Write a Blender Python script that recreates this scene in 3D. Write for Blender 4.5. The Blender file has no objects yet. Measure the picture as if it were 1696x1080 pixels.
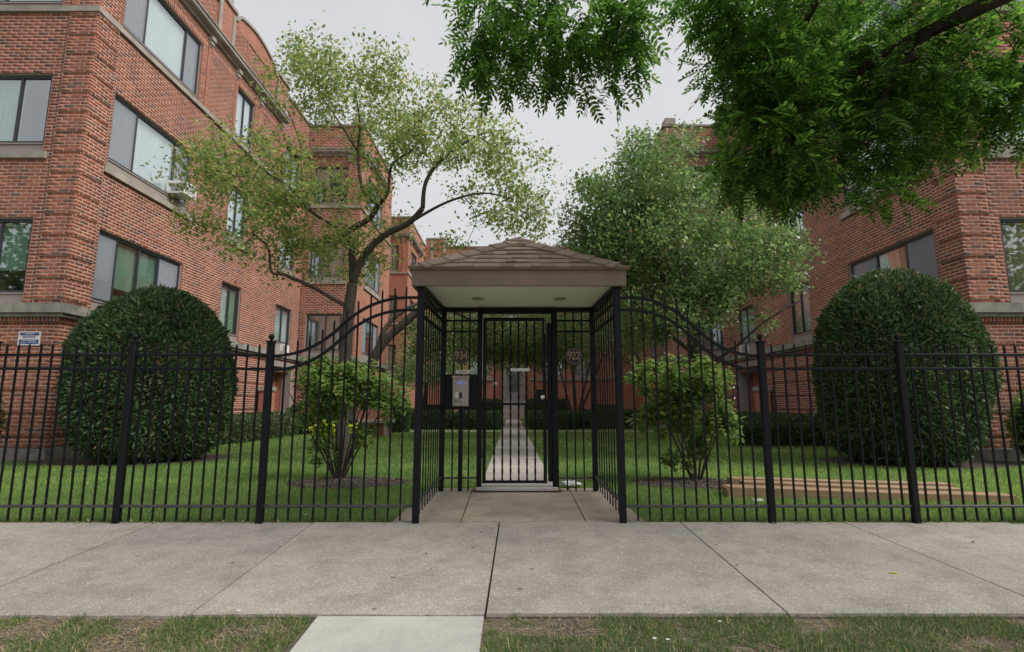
import bpy, math, random
import numpy as np
from mathutils import Vector, Matrix

rng = np.random.default_rng(11)
random.seed(11)
SC = bpy.context.scene
COL = SC.collection
R = math.radians

# ------------------------------------------------------------------ camera, sky, sun, exposure
PITCH = math.atan(130 / 886.0)
CAM_H = 1.2
cam_data = bpy.data.cameras.new('camera')
cam_data.sensor_width = 36.0
cam_data.lens = 886.0 / 1696.0 * 36.0
cam_data.clip_end = 2000
cam = bpy.data.objects.new('camera', cam_data)
COL.objects.link(cam)
cam.location = (0, 0, CAM_H)
cam.rotation_euler = (math.pi / 2 + PITCH, 0, 0)
SC.camera = cam

SUN_EL, SUN_AZ = R(46), R(108)          # azimuth clockwise from +Y (the court axis); right of the camera
world = bpy.data.worlds.new('World')
SC.world = world
world.use_nodes = True
wn, wl = world.node_tree.nodes, world.node_tree.links
wn.clear()
w_out = wn.new('ShaderNodeOutputWorld')
w_bg = wn.new('ShaderNodeBackground')
w_sky = wn.new('ShaderNodeTexSky')
w_sky.sky_type = 'NISHITA'
w_sky.sun_disc = False
w_sky.sun_elevation = SUN_EL
w_sky.sun_rotation = SUN_AZ
w_sky.dust_density = 6.0
w_sky.air_density = 1.5
w_mix = wn.new('ShaderNodeMix')
w_mix.data_type = 'RGBA'
w_mix.inputs[0].default_value = 0.93     # closed cloud cover over the clear-sky light
w_noise = wn.new('ShaderNodeTexNoise')
w_noise.inputs['Scale'].default_value = 1.6
w_noise.inputs['Detail'].default_value = 4
w_ramp = wn.new('ShaderNodeValToRGB')
w_ramp.color_ramp.elements[0].position = 0.3
w_ramp.color_ramp.elements[0].color = (5.9, 5.95, 6.15, 1)
w_ramp.color_ramp.elements[1].position = 0.75
w_ramp.color_ramp.elements[1].color = (6.8, 6.8, 6.9, 1)
wl.new(w_noise.outputs['Fac'], w_ramp.inputs['Fac'])
wl.new(w_sky.outputs['Color'], w_mix.inputs[6])
wl.new(w_ramp.outputs['Color'], w_mix.inputs[7])
wl.new(w_mix.outputs[2], w_bg.inputs['Color'])
w_bg.inputs['Strength'].default_value = 0.0475
wl.new(w_bg.outputs['Background'], w_out.inputs['Surface'])

sun_data = bpy.data.lights.new('sun', 'SUN')
sun_data.energy = 1.5
sun_data.angle = R(34)
sun_data.color = (1.0, 0.96, 0.9)
sun = bpy.data.objects.new('sun', sun_data)
COL.objects.link(sun)
sd = Vector((math.sin(SUN_AZ) * math.cos(SUN_EL), math.cos(SUN_AZ) * math.cos(SUN_EL), math.sin(SUN_EL)))
sun.rotation_euler = sd.to_track_quat('Z', 'Y').to_euler()
sun.location = sd * 40

SC.view_settings.view_transform = 'Standard'
SC.view_settings.look = 'None'
SC.view_settings.exposure = 1.27
SC.view_settings.gamma = 1.0
SC.view_settings.use_curve_mapping = False
SC.render.engine = 'CYCLES'
SC.cycles.max_bounces = 8
SC.cycles.transparent_max_bounces = 16


def pt(px, py, Y):
    """the place at depth Y that the photograph shows at pixel (px, py); used for measuring positions"""
    x = (px - 848) / 886.0
    v = (540 - py) / 886.0
    dy = math.cos(PITCH) - v * math.sin(PITCH)
    dz = math.sin(PITCH) + v * math.cos(PITCH)
    return np.array([x * Y / dy, Y, CAM_H + dz * Y / dy])


def project(P):
    P = np.asarray(P, float)
    y = P[..., 1] * math.cos(PITCH) + (P[..., 2] - CAM_H) * math.sin(PITCH)
    z = -P[..., 1] * math.sin(PITCH) + (P[..., 2] - CAM_H) * math.cos(PITCH)
    return 848 + 886 * P[..., 0] / y, 540 - 886 * z / y, y


# ------------------------------------------------------------------ objects and hierarchy
WT = {}


def link(o, parent=None, loc=(0, 0, 0)):
    COL.objects.link(o)
    o.location = loc
    WT[o.name] = Vector(loc)
    if parent is not None:
        o.parent = parent
        o.matrix_parent_inverse = Matrix.Translation(-WT[parent.name])
    return o


def tag(o, label=None, cat=None, group=None, kind=None):
    if label: o['label'] = label
    if cat: o['category'] = cat
    if group: o['group'] = group
    if kind: o['kind'] = kind
    return o


def thing(name, label, cat, loc=(0, 0, 0), group=None):
    o = bpy.data.objects.new(name, None)
    o.empty_display_size = 0.2
    link(o, None, loc)
    return tag(o, label, cat, group)


class MB:
    def __init__(s):
        s.V, s.F = [], []

    def add(s, vs, fs):
        b = len(s.V)
        s.V += [tuple(v) for v in vs]
        s.F += [tuple(i + b for i in f) for f in fs]
        return s

    def quad(s, a, b, c, d):
        return s.add([a, b, c, d], [(0, 1, 2, 3)])

    def hexa(s, p):          # 8 corners: bottom ring 0-3, top ring 4-7
        return s.add(p, [(0, 3, 2, 1), (4, 5, 6, 7), (0, 1, 5, 4), (1, 2, 6, 5), (2, 3, 7, 6), (3, 0, 4, 7)])

    def box(s, x0, x1, y0, y1, z0, z1, c=0.0):
        if c <= 0:
            return s.hexa([(x0, y0, z0), (x1, y0, z0), (x1, y1, z0), (x0, y1, z0), (x0, y0, z1), (x1, y0, z1), (x1, y1, z1), (x0, y1, z1)])
        # chamfered box: rings inset by c
        def ring(z, e):
            return [(x0 + e, y0 + e, z), (x1 - e, y0 + e, z), (x1 - e, y1 - e, z), (x0 + e, y1 - e, z)]
        def ring8(z):
            return [(x0 + c, y0, z), (x1 - c, y0, z), (x1, y0 + c, z), (x1, y1 - c, z), (x1 - c, y1, z), (x0 + c, y1, z), (x0, y1 - c, z), (x0, y0 + c, z)]
        def ring8e(z):
            return [(x0 + c, y0 + c, z), (x1 - c, y0 + c, z), (x1 - c, y0 + c, z), (x1 - c, y1 - c, z), (x1 - c, y1 - c, z), (x0 + c, y1 - c, z), (x0 + c, y1 - c, z), (x0 + c, y0 + c, z)]
        b = len(s.V)
        s.V += ring(z0, c) + ring8(z0 + c) + ring8(z1 - c) + ring(z1, c)
        f = [(0, 3, 2, 1), (20, 21, 22, 23)]
        for i in range(8):
            j = (i + 1) % 8
            f.append((4 + i, 4 + j, 12 + j, 12 + i))
        for i in range(4):
            j = (i + 1) % 4
            f.append((i, j, 4 + 2 * i + 1, 4 + 2 * i))
            f.append((20 + j, 20 + i, 12 + 2 * i, 12 + 2 * i + 1))
            f.append((j, 4 + (2 * j) % 8, 4 + 2 * i + 1))
            f.append((20 + j, 12 + 2 * i + 1, 12 + (2 * j) % 8))
        s.F += [tuple(k + b for k in q) for q in f]
        return s

    def beam(s, p, q, w, h=None, up=(0, 0, 1)):
        h = h or w
        p, q = Vector(p), Vector(q)
        d = (q - p).normalized()
        u = Vector(up)
        if abs(d.dot(u)) > .99: u = Vector((0, 1, 0))
        a = d.cross(u).normalized() * (w / 2)
        b = a.cross(d).normalized() * (h / 2)
        return s.hexa([p - a - b, p + a - b, q + a - b, q - a - b, p - a + b, p + a + b, q + a + b, q - a + b])

    def tube(s, pts, rad, n=8, cap=True):
        pts = [Vector(p) for p in pts]
        if not hasattr(rad, '__len__'): rad = [rad] * len(pts)
        b = len(s.V)
        u = None
        for i, p in enumerate(pts):
            d = (pts[min(i + 1, len(pts) - 1)] - pts[max(i - 1, 0)]).normalized()
            if u is None:
                u = d.orthogonal().normalized()
            else:
                u = (u - d * u.dot(d)).normalized()
            v = d.cross(u)
            for k in range(n):
                a = 2 * math.pi * k / n
                s.V.append(tuple(p + (u * math.cos(a) + v * math.sin(a)) * rad[i]))
        for i in range(len(pts) - 1):
            for k in range(n):
                k2 = (k + 1) % n
                s.F.append((b + i * n + k, b + i * n + k2, b + (i + 1) * n + k2, b + (i + 1) * n + k))
        if cap:
            s.F.append(tuple(b + k for k in range(n - 1, -1, -1)))
            s.F.append(tuple(b + (len(pts) - 1) * n + k for k in range(n)))
        return s

    def lathe(s, prof, c=(0, 0, 0), n=16, axis='z'):
        b = len(s.V)
        for r, h in prof:
            for k in range(n):
                a = 2 * math.pi * k / n
                x, y = r * math.cos(a), r * math.sin(a)
                s.V.append((c[0] + x, c[1] + y, c[2] + h) if axis == 'z' else (c[0] + x, c[1] - h, c[2] + y))
        m = len(prof)
        for i in range(m - 1):
            for k in range(n):
                k2 = (k + 1) % n
                s.F.append((b + i * n + k, b + i * n + k2, b + (i + 1) * n + k2, b + (i + 1) * n + k))
        s.F.append(tuple(b + k for k in range(n - 1, -1, -1)))
        s.F.append(tuple(b + (m - 1) * n + k for k in range(n)))
        return s

    def mesh(s, name, mat, smooth=False):
        me = bpy.data.meshes.new(name)
        me.from_pydata(s.V, [], s.F)
        me.materials.append(mat)
        if smooth:
            me.polygons.foreach_set('use_smooth', [True] * len(me.polygons))
        me.update()
        return me

    def build(s, name, mat, parent=None, smooth=False, loc=(0, 0, 0)):
        return link(bpy.data.objects.new(name, s.mesh(name, mat, smooth)), parent, loc)


def np_mesh(name, V, F, mat, smooth=False):
    """V (n,3), F (m,k) numpy arrays"""
    V = np.asarray(V, np.float32); F = np.asarray(F, np.int32)
    me = bpy.data.meshes.new(name)
    m, k = F.shape
    me.vertices.add(len(V)); me.vertices.foreach_set('co', V.ravel())
    me.loops.add(m * k); me.loops.foreach_set('vertex_index', F.ravel())
    me.polygons.add(m)
    me.polygons.foreach_set('loop_start', np.arange(0, m * k, k, dtype=np.int32))
    if smooth: me.polygons.foreach_set('use_smooth', np.ones(m, bool))
    me.update(calc_edges=True)
    me.materials.append(mat)
    return me


def np_obj(name, V, F, mat, parent=None, kind=None, smooth=False):
    o = link(bpy.data.objects.new(name, np_mesh(name, V, F, mat, smooth)), parent)
    if kind: o['kind'] = kind
    return o


# ------------------------------------------------------------------ materials
def new_mat(name):
    m = bpy.data.materials.new(name)
    m.use_nodes = True
    nt = m.node_tree
    return m, nt, nt.nodes['Principled BSDF']


def ramp(nt, fac, stops, interp='LINEAR'):
    r = nt.nodes.new('ShaderNodeValToRGB')
    cr = r.color_ramp
    cr.interpolation = interp
    while len(cr.elements) < len(stops): cr.elements.new(0.5)
    for e, (p, c) in zip(cr.elements, stops):
        e.position = p; e.color = (*c, 1)
    nt.links.new(fac, r.inputs['Fac'])
    return r.outputs['Color']


def noise(nt, scale, detail=4, rough=.6, vec=None):
    n = nt.nodes.new('ShaderNodeTexNoise')
    n.inputs['Scale'].default_value = scale
    n.inputs['Detail'].default_value = detail
    n.inputs['Roughness'].default_value = rough
    if vec is None:
        g = nt.nodes.new('ShaderNodeNewGeometry')
        vec = g.outputs['Position']
    nt.links.new(vec, n.inputs['Vector'])
    return n.outputs['Fac']


def mixc(nt, a, b, fac, mode='MIX'):
    m = nt.nodes.new('ShaderNodeMix')
    m.data_type = 'RGBA'; m.blend_type = mode
    for s, v in ((m.inputs[0], fac), (m.inputs[6], a), (m.inputs[7], b)):
        if isinstance(v, (int, float)): s.default_value = v
        elif isinstance(v, tuple): s.default_value = (*v, 1)
        else: nt.links.new(v, s)
    return m.outputs[2]


def bump(nt, bsdf, h, strength=.3, dist=.01):
    b = nt.nodes.new('ShaderNodeBump')
    b.inputs['Strength'].default_value = strength
    b.inputs['Distance'].default_value = dist
    nt.links.new(h, b.inputs['Height'])
    nt.links.new(b.outputs['Normal'], bsdf.inputs['Normal'])


def m_plain(name, c, rough=.7, var=.12, scale=6, bmp=0, bscale=60, metal=0.0, spec=.5):
    m, nt, b = new_mat(name)
    lo = tuple(x * (1 - var) for x in c); hi = tuple(min(1, x * (1 + var)) for x in c)
    nt.links.new(ramp(nt, noise(nt, scale, 5), [(.3, lo), (.7, hi)]), b.inputs['Base Color'])
    b.inputs['Roughness'].default_value = rough
    b.inputs['Metallic'].default_value = metal
    b.inputs['Specular IOR Level'].default_value = spec
    if bmp: bump(nt, b, noise(nt, bscale, 4), bmp, .01)
    return m


def island_random(nt):
    g = nt.nodes.new('ShaderNodeNewGeometry')
    oi = nt.nodes.new('ShaderNodeObjectInfo')
    a = nt.nodes.new('ShaderNodeMath'); a.operation = 'ADD'
    nt.links.new(g.outputs['Random Per Island'], a.inputs[0]); nt.links.new(oi.outputs['Random'], a.inputs[1])
    f = nt.nodes.new('ShaderNodeMath'); f.operation = 'FRACT'
    nt.links.new(a.outputs[0], f.inputs[0])
    return f.outputs[0]


BRICK_STOPS = [(0, (.17, .098, .082)), (.06, (.19, .098, .08)), (.11, (.30, .10, .062)), (.40, (.375, .122, .07)), (.65, (.42, .14, .078)), (.90, (.46, .162, .092)), (.97, (.37, .155, .105)), (1.0, (.18, .09, .075))]


def m_brick():
    m, nt, b = new_mat('red_brick')
    c = ramp(nt, island_random(nt), BRICK_STOPS)
    n = noise(nt, 1.3, 5)
    c = mixc(nt, c, ramp(nt, n, [(.3, (.80, .80, .82)), (.7, (1, 1, 1))]), 1.0, 'MULTIPLY')
    g2 = nt.nodes.new('ShaderNodeNewGeometry'); mp = nt.nodes.new('ShaderNodeMapping'); mp.inputs['Scale'].default_value = (1, 1, .16)
    nt.links.new(g2.outputs['Position'], mp.inputs['Vector'])
    c = mixc(nt, c, ramp(nt, noise(nt, 1.7, 6, .65, mp.outputs['Vector']), [(.34, (.74, .72, .73)), (.54, (1, 1, 1)), (.75, (1.1, 1.06, 1.04))]), 1.0, 'MULTIPLY')
    c = mixc(nt, c, ramp(nt, noise(nt, 45, 4), [(.3, (.78, .78, .78)), (.7, (1.12, 1.12, 1.12))]), 1.0, 'MULTIPLY')
    nt.links.new(c, b.inputs['Base Color'])
    b.inputs['Roughness'].default_value = .88
    bump(nt, b, noise(nt, 90, 4), .35, .006)
    return m


def m_brick_tex():
    m, nt, b = new_mat('far_brick')
    g = nt.nodes.new('ShaderNodeNewGeometry')
    s = nt.nodes.new('ShaderNodeSeparateXYZ'); nt.links.new(g.outputs['Position'], s.inputs[0])
    a = nt.nodes.new('ShaderNodeMath'); nt.links.new(s.outputs[0], a.inputs[0]); nt.links.new(s.outputs[1], a.inputs[1])
    cv = nt.nodes.new('ShaderNodeCombineXYZ'); nt.links.new(a.outputs[0], cv.inputs[0]); nt.links.new(s.outputs[2], cv.inputs[1])
    t = nt.nodes.new('ShaderNodeTexBrick'); nt.links.new(cv.outputs[0], t.inputs['Vector'])
    t.inputs['Scale'].default_value = 1; t.inputs['Brick Width'].default_value = .245; t.inputs['Row Height'].default_value = .08
    t.inputs['Mortar Size'].default_value = .009; t.inputs['Mortar Smooth'].default_value = .2
    t.inputs['Color1'].default_value = (.33, .105, .06, 1); t.inputs['Color2'].default_value = (.47, .16, .092, 1); t.inputs['Mortar'].default_value = (.50, .36, .29, 1)
    c = mixc(nt, t.outputs['Color'], ramp(nt, noise(nt, 1.3, 5), [(.3, (.80, .80, .82)), (.7, (1, 1, 1))]), 1.0, 'MULTIPLY')
    nt.links.new(c, b.inputs['Base Color']); b.inputs['Roughness'].default_value = .9
    inv = nt.nodes.new('ShaderNodeMath'); inv.operation = 'SUBTRACT'; inv.inputs[0].default_value = 1
    nt.links.new(t.outputs['Fac'], inv.inputs[1])
    bump(nt, b, inv.outputs[0], .6, .01)
    return m


def m_leaf(name, stops, trans=.35, rough=.45, spec=.35, sat_noise=0.0):
    m, nt, b = new_mat(name)
    c = ramp(nt, island_random(nt), stops)
    if sat_noise:
        c = mixc(nt, c, ramp(nt, noise(nt, sat_noise, 3), [(.35, (.72, .78, .75)), (.65, (1.15, 1.1, .95))]), 1.0, 'MULTIPLY')
    nt.links.new(c, b.inputs['Base Color'])
    b.inputs['Roughness'].default_value = rough
    b.inputs['Specular IOR Level'].default_value = spec
    if trans:
        t = nt.nodes.new('ShaderNodeBsdfTranslucent')
        nt.links.new(mixc(nt, c, (.75, 1.0, .25), .75, 'MULTIPLY'), t.inputs['Color'])
        gain = nt.nodes.new('ShaderNodeMix'); gain.data_type = 'RGBA'; gain.blend_type = 'MULTIPLY'
        gain.inputs[0].default_value = 1; gain.inputs[7].default_value = (2.0, 2.0, 1.6, 1)
        nt.links.new(c, gain.inputs[6]); nt.links.new(gain.outputs[2], t.inputs['Color'])
        mx = nt.nodes.new('ShaderNodeMixShader'); mx.inputs[0].default_value = trans
        out = nt.nodes['Material Output']
        nt.links.new(b.outputs[0], mx.inputs[1]); nt.links.new(t.outputs[0], mx.inputs[2]); nt.links.new(mx.outputs[0], out.inputs['Surface'])
    return m


def m_glass():
    m, nt, b = new_mat('window_glass')
    lw = nt.nodes.new('ShaderNodeLayerWeight'); lw.inputs['Blend'].default_value = .5
    pw = nt.nodes.new('ShaderNodeMath'); pw.operation = 'POWER'; pw.inputs[1].default_value = 4.0; nt.links.new(lw.outputs['Facing'], pw.inputs[0])
    fr = nt.nodes.new('ShaderNodeMath'); fr.operation = 'MULTIPLY_ADD'; fr.inputs[1].default_value = .88; fr.inputs[2].default_value = .25; nt.links.new(pw.outputs[0], fr.inputs[0])
    tr = nt.nodes.new('ShaderNodeBsdfTransparent'); tr.inputs['Color'].default_value = (.92, .96, .94, 1)
    gl = nt.nodes.new('ShaderNodeBsdfGlossy'); gl.inputs['Roughness'].default_value = .015; gl.inputs['Color'].default_value = (.92, .95, 1, 1)
    bp = nt.nodes.new('ShaderNodeBump'); bp.inputs['Strength'].default_value = .05; bp.inputs['Distance'].default_value = .02
    nt.links.new(noise(nt, 1.7, 1), bp.inputs['Height']); nt.links.new(bp.outputs['Normal'], gl.inputs['Normal'])
    mx = nt.nodes.new('ShaderNodeMixShader')
    nt.links.new(fr.outputs[0], mx.inputs[0]); nt.links.new(tr.outputs[0], mx.inputs[1]); nt.links.new(gl.outputs[0], mx.inputs[2])
    nt.links.new(mx.outputs[0], nt.nodes['Material Output'].inputs['Surface'])
    return m


def m_concrete(name, base, speck=.5, stain=.25):
    """exposed-aggregate concrete: pale and dark stones in a beige matrix"""
    m, nt, b = new_mat(name)
    g = nt.nodes.new('ShaderNodeNewGeometry')
    v = nt.nodes.new('ShaderNodeTexVoronoi'); v.inputs['Scale'].default_value = 88
    nt.links.new(g.outputs['Position'], v.inputs['Vector'])
    sep = nt.nodes.new('ShaderNodeSeparateColor'); nt.links.new(v.outputs['Color'], sep.inputs[0])
    lo = tuple(x * .82 for x in base); hi = tuple(min(1, x * 1.15) for x in base)
    c = ramp(nt, noise(nt, 1.1, 6), [(.3, lo), (.7, hi)])
    st = ramp(nt, sep.outputs[0], [(0, tuple(x * .42 for x in base)), (.22, tuple(x * .8 for x in base)), (.35, base), (.60, base), (.75, tuple(min(1, x * 1.4) for x in base)), (1, tuple(min(1, x * 2.1) for x in base))])
    near = ramp(nt, v.outputs['Distance'], [(.25, (1, 1, 1)), (.5, (0, 0, 0))])
    sc = nt.nodes.new('ShaderNodeSeparateColor'); nt.links.new(near, sc.inputs[0])
    k = nt.nodes.new('ShaderNodeMath'); k.operation = 'MULTIPLY'; k.inputs[1].default_value = speck
    nt.links.new(sc.outputs[0], k.inputs[0])
    c = mixc(nt, c, st, k.outputs[0])
    c = mixc(nt, c, ramp(nt, noise(nt, 3.2, 7, .7), [(.36, (1 - stain,) * 3), (.55, (1, 1, 1))]), 1.0, 'MULTIPLY')
    c = mixc(nt, c, ramp(nt, noise(nt, 17, 3, .5), [(.22, (.55, .53, .5)), (.29, (1, 1, 1))]), 1.0, 'MULTIPLY')
    oi = nt.nodes.new('ShaderNodeObjectInfo')
    c = mixc(nt, c, ramp(nt, oi.outputs['Random'], [(0, (.92, .92, .93)), (1, (1.05, 1.04, 1.03))]), 1.0, 'MULTIPLY')
    g3 = nt.nodes.new('ShaderNodeNewGeometry'); v2 = nt.nodes.new('ShaderNodeTexVoronoi'); v2.inputs['Scale'].default_value = 2.3; nt.links.new(g3.outputs['Position'], v2.inputs['Vector'])
    c = mixc(nt, c, ramp(nt, v2.outputs['Distance'], [(.035, (.5, .5, .5)), (.055, (1, 1, 1))]), 1.0, 'MULTIPLY')
    nt.links.new(c, b.inputs['Base Color']); b.inputs['Roughness'].default_value = .92
    bump(nt, b, v.outputs['Distance'], .25, .004)
    return m


def m_ground(name, stops, scale, bmp=.5):
    m, nt, b = new_mat(name)
    n1 = noise(nt, scale, 6, .65)
    c = ramp(nt, n1, stops)
    c = mixc(nt, c, ramp(nt, noise(nt, scale * 14, 5), [(.3, (.6, .6, .6)), (.7, (1.25, 1.25, 1.25))]), 1.0, 'MULTIPLY')
    nt.links.new(c, b.inputs['Base Color']); b.inputs['Roughness'].default_value = .97
    b.inputs['Specular IOR Level'].default_value = .1
    bump(nt, b, noise(nt, 60, 5), bmp, .02)
    return m


def m_bark(name, a, bcol, sc=14):
    m, nt, b = new_mat(name)
    tc = nt.nodes.new('ShaderNodeNewGeometry')
    mp = nt.nodes.new('ShaderNodeMapping'); mp.inputs['Scale'].default_value = (1, 1, .22)
    nt.links.new(tc.outputs['Position'], mp.inputs['Vector'])
    n = noise(nt, sc, 7, .7, mp.outputs['Vector'])
    nt.links.new(ramp(nt, n, [(.3, a), (.7, bcol)]), b.inputs['Base Color'])
    b.inputs['Roughness'].default_value = .95
    bump(nt, b, n, .9, .03)
    return m


def m_emit(name, c, s):
    m, nt, b = new_mat(name)
    b.inputs['Base Color'].default_value = (*c, 1)
    b.inputs['Emission Color'].default_value = (*c, 1); b.inputs['Emission Strength'].default_value = s
    return m


M = dict(
    brick=m_brick(), fbrick=m_brick_tex(),
    mortar=m_plain('lime_mortar', (.54, .39, .32), .95, .15, 4, .4, 120),
    stone=m_plain('limestone', (.33, .30, .265), .9, .28, 2.2, .4, 30),
    stone_w=m_plain('weathered_limestone', (.27, .255, .225), .93, .40, 3.5, .5, 25),
    taupe=m_plain('taupe_panel', (.30, .26, .24), .55, .06, 3),
    frame=m_plain('dark_bronze_frame', (.028, .034, .042), .4, .15, 5),
    glass=m_glass(),
    room=m_plain('dim_room', (.05, .05, .05), .95, .1, 2),
    curtain=m_plain('white_curtain', (.82, .84, .88), .9, .06, 3),
    curtain_g=m_plain('green_curtain', (.36, .56, .46), .9, .1, 3),
    curtain_t=m_plain('ochre_curtain', (.50, .47, .33), .9, .1, 3),
    blind=m_plain('grey_shade', (.33, .33, .35), .9, .05, 3),
    iron=m_plain('black_painted_iron', (.0065, .0075, .011), .5, .35, 40, .15, 150, 0.0, .2),
    ironworn=m_plain('worn_painted_iron', (.05, .05, .055), .5, .5, 30, .2, 150),
    rust=m_plain('rusty_plate', (.12, .06, .035), .9, .4, 20, .4, 80),
    fascia=m_plain('brown_fascia', (.185, .135, .103), .6, .14, 5, .2, 40),
    soffit=m_plain('cream_soffit', (.86, .83, .74), .6, .05, 2),
    fixture=m_plain('tan_fixture', (.40, .32, .25), .5, .08, 8),
    steel=m_plain('brushed_steel', (.36, .33, .29), .38, .1, 30, 0, 60, .75),
    chrome=m_plain('chrome', (.75, .75, .74), .2, .05, 10, 0, 60, 1.0),
    screen=m_emit('blue_screen', (.11, .13, .36), .3),
    white=m_plain('white_plastic', (.74, .74, .73), .5, .05, 10),
    black=m_plain('black_plastic', (.015, .015, .016), .45, .1, 20),
    gold=m_plain('brass_numerals', (.30, .22, .12), .4, .15, 30, 0, 60, .4),
    blue=m_plain('blue_print', (.05, .08, .24), .5, .08, 20),
    cardboard=m_plain('cardboard', (.36, .24, .145), .9, .14, 5, .15, 25),
    tape=m_plain('packing_tape', (.52, .37, .21), .35, .08, 10),
    walk=m_concrete('sidewalk_aggregate', (.355, .330, .292), 1.0, .22),
    pad=m_concrete('entry_concrete', (.36, .31, .255), .4, .28),
    path=m_concrete('path_concrete', (.43, .40, .36), .35, .22),
    light_conc=m_concrete('new_concrete', (.44, .43, .40), .3, .15),
    lawn=m_ground('lawn_soil', [(.3, (.085, .135, .05)), (.6, (.13, .19, .07)), (.8, (.22, .20, .11))], 1.2),
    park=m_ground('parkway_soil', [(.3, (.09, .08, .07)), (.5, (.145, .125, .10)), (.7, (.22, .185, .125))], 2.2, .8),
    mulch=m_ground('mulch', [(.3, (.07, .055, .045)), (.7, (.14, .115, .095))], 5, 1.0),
    gravel=m_plain('mulch_chip', (.17, .145, .12), .95, .5, 30),
    bark1=m_bark('grey_brown_bark', (.03, .025, .02), (.095, .078, .062)),
    bark2=m_bark('dark_bark', (.028, .022, .018), (.075, .06, .05)),
    globe=m_plain('white_globe', (.8, .8, .78), .3, .02, 3),
    red=m_leaf('red_flower', [(0, (.30, .02, .04)), (1, (.45, .06, .08))], .2),
)
def m_screen():
    m, nt, b = new_mat('insect_screen')
    tr = nt.nodes.new('ShaderNodeBsdfTransparent'); mx = nt.nodes.new('ShaderNodeMixShader'); mx.inputs[0].default_value = .40
    b.inputs['Base Color'].default_value = (.36, .39, .45, 1); b.inputs['Roughness'].default_value = .8
    nt.links.new(tr.outputs[0], mx.inputs[1]); nt.links.new(b.outputs[0], mx.inputs[2]); nt.links.new(mx.outputs[0], nt.nodes['Material Output'].inputs['Surface'])
    return m
M['screen_mesh'] = m_screen()
# every roof shingle takes one of several asphalt browns
def m_shingle():
    m, nt, b = new_mat('asphalt_shingle')
    c = ramp(nt, island_random(nt), [(0, (.135, .095, .072)), (.35, (.19, .14, .105)), (.7, (.245, .185, .14)), (1, (.165, .125, .10))])
    c = mixc(nt, c, ramp(nt, noise(nt, 260, 2), [(.3, (.6, .6, .6)), (.7, (1.35, 1.35, 1.35))]), 1.0, 'MULTIPLY')
    nt.links.new(c, b.inputs['Base Color']); b.inputs['Roughness'].default_value = .95
    bump(nt, b, noise(nt, 300, 2), .5, .004)
    return m
M['shingle'] = m_shingle()
M['grass'] = m_leaf('lawn_grass', [(0, (.105, .215, .055)), (.5, (.18, .32, .095)), (.84, (.28, .40, .145)), (1, (.46, .43, .24))], .46, .6, .2, .8)
M['drygrass'] = m_leaf('dry_grass', [(0, (.055, .125, .038)), (.55, (.105, .19, .055)), (.8, (.22, .24, .11)), (1, (.44, .37, .23))], .2, .8, .1)
M['straw'] = m_leaf('straw', [(0, (.28, .22, .13)), (1, (.46, .37, .23))], .1, .9, .1)
M['leaf_left'] = m_leaf('crabapple_leaf', [(0, (.11, .165, .058)), (.5, (.195, .27, .09)), (.87, (.29, .36, .12)), (1, (.36, .29, .11))], .45)
M['leaf_right'] = m_leaf('hawthorn_leaf', [(0, (.075, .135, .055)), (.5, (.15, .245, .095)), (.9, (.24, .35, .14)), (1, (.34, .36, .14))], .38, .32, .7)
M['leaf_mid'] = m_leaf('court_tree_leaf', [(0, (.05, .085, .035)), (.6, (.10, .15, .05)), (.93, (.15, .19, .06)), (1, (.38, .28, .05))], .35)
M['leaf_street'] = m_leaf('locust_leaf', [(0, (.024, .068, .015)), (.5, (.068, .155, .028)), (1, (.16, .29, .05))], .6, .45, .35)
M['leaf_shrub'] = m_leaf('hydrangea_leaf', [(0, (.08, .15, .04)), (.6, (.14, .235, .06)), (.95, (.22, .32, .085)), (1, (.32, .22, .08))], .4, .45, .4)
M['leaf_lime'] = m_leaf('lime_leaf', [(0, (.42, .50, .05)), (1, (.58, .60, .09))], .35)
M['leaf_yew'] = m_leaf('yew_needle', [(0, (.022, .055, .024)), (.5, (.05, .11, .042)), (.92, (.12, .205, .085)), (1, (.24, .15, .075))], .15, .5, .4, .9)
M['leaf_box'] = m_leaf('boxwood_leaf', [(0, (.028, .065, .018)), (.6, (.055, .115, .028)), (1, (.10, .17, .04))], .2, .4, .45)
M['leaf_dark'] = m_leaf('barberry_leaf', [(0, (.05, .05, .025)), (.6, (.09, .08, .035)), (1, (.12, .13, .05))], .2)
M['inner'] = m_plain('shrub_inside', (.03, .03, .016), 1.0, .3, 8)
#@@STRUCT
# ------------------------------------------------------------------ the ground, the walks
CX = 0.075                     # axis of the court
YF, YB = 5.72, 7.24            # fence line and back of the gate shelter


def gz(y):                     # level of the court behind the fence
    return .08 * min(1.0, max(0.0, (y - 5.75) / 1.5))


def wz(y):                     # the public walk falls towards the street
    return -.09 * (5.75 - y) / 2.2


tag(MB().quad((-300, -300, -.32), (300, -300, -.32), (300, 300, -.32), (-300, 300, -.32)).build('ground', M['park']), kind='structure')
tag(MB().hexa([(-40, -3, -.3), (40, -3, -.3), (40, 3.56, -.3), (-40, 3.56, -.3), (-40, -3, -.17), (40, -3, -.17), (40, 3.56, -.112), (-40, 3.56, -.112)]).build('parkway', M['park']), kind='structure')
b = MB()
ys = [5.70, 6.1, 6.5, 6.9, 7.3, 60]
for y0, y1 in zip(ys, ys[1:]):
    b.quad((-60, y0, gz(y0) - .005), (60, y0, gz(y0) - .005), (60, y1, gz(y1) - .005), (-60, y1, gz(y1) - .005))
tag(b.build('lawn', M['lawn']), kind='structure')

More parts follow.
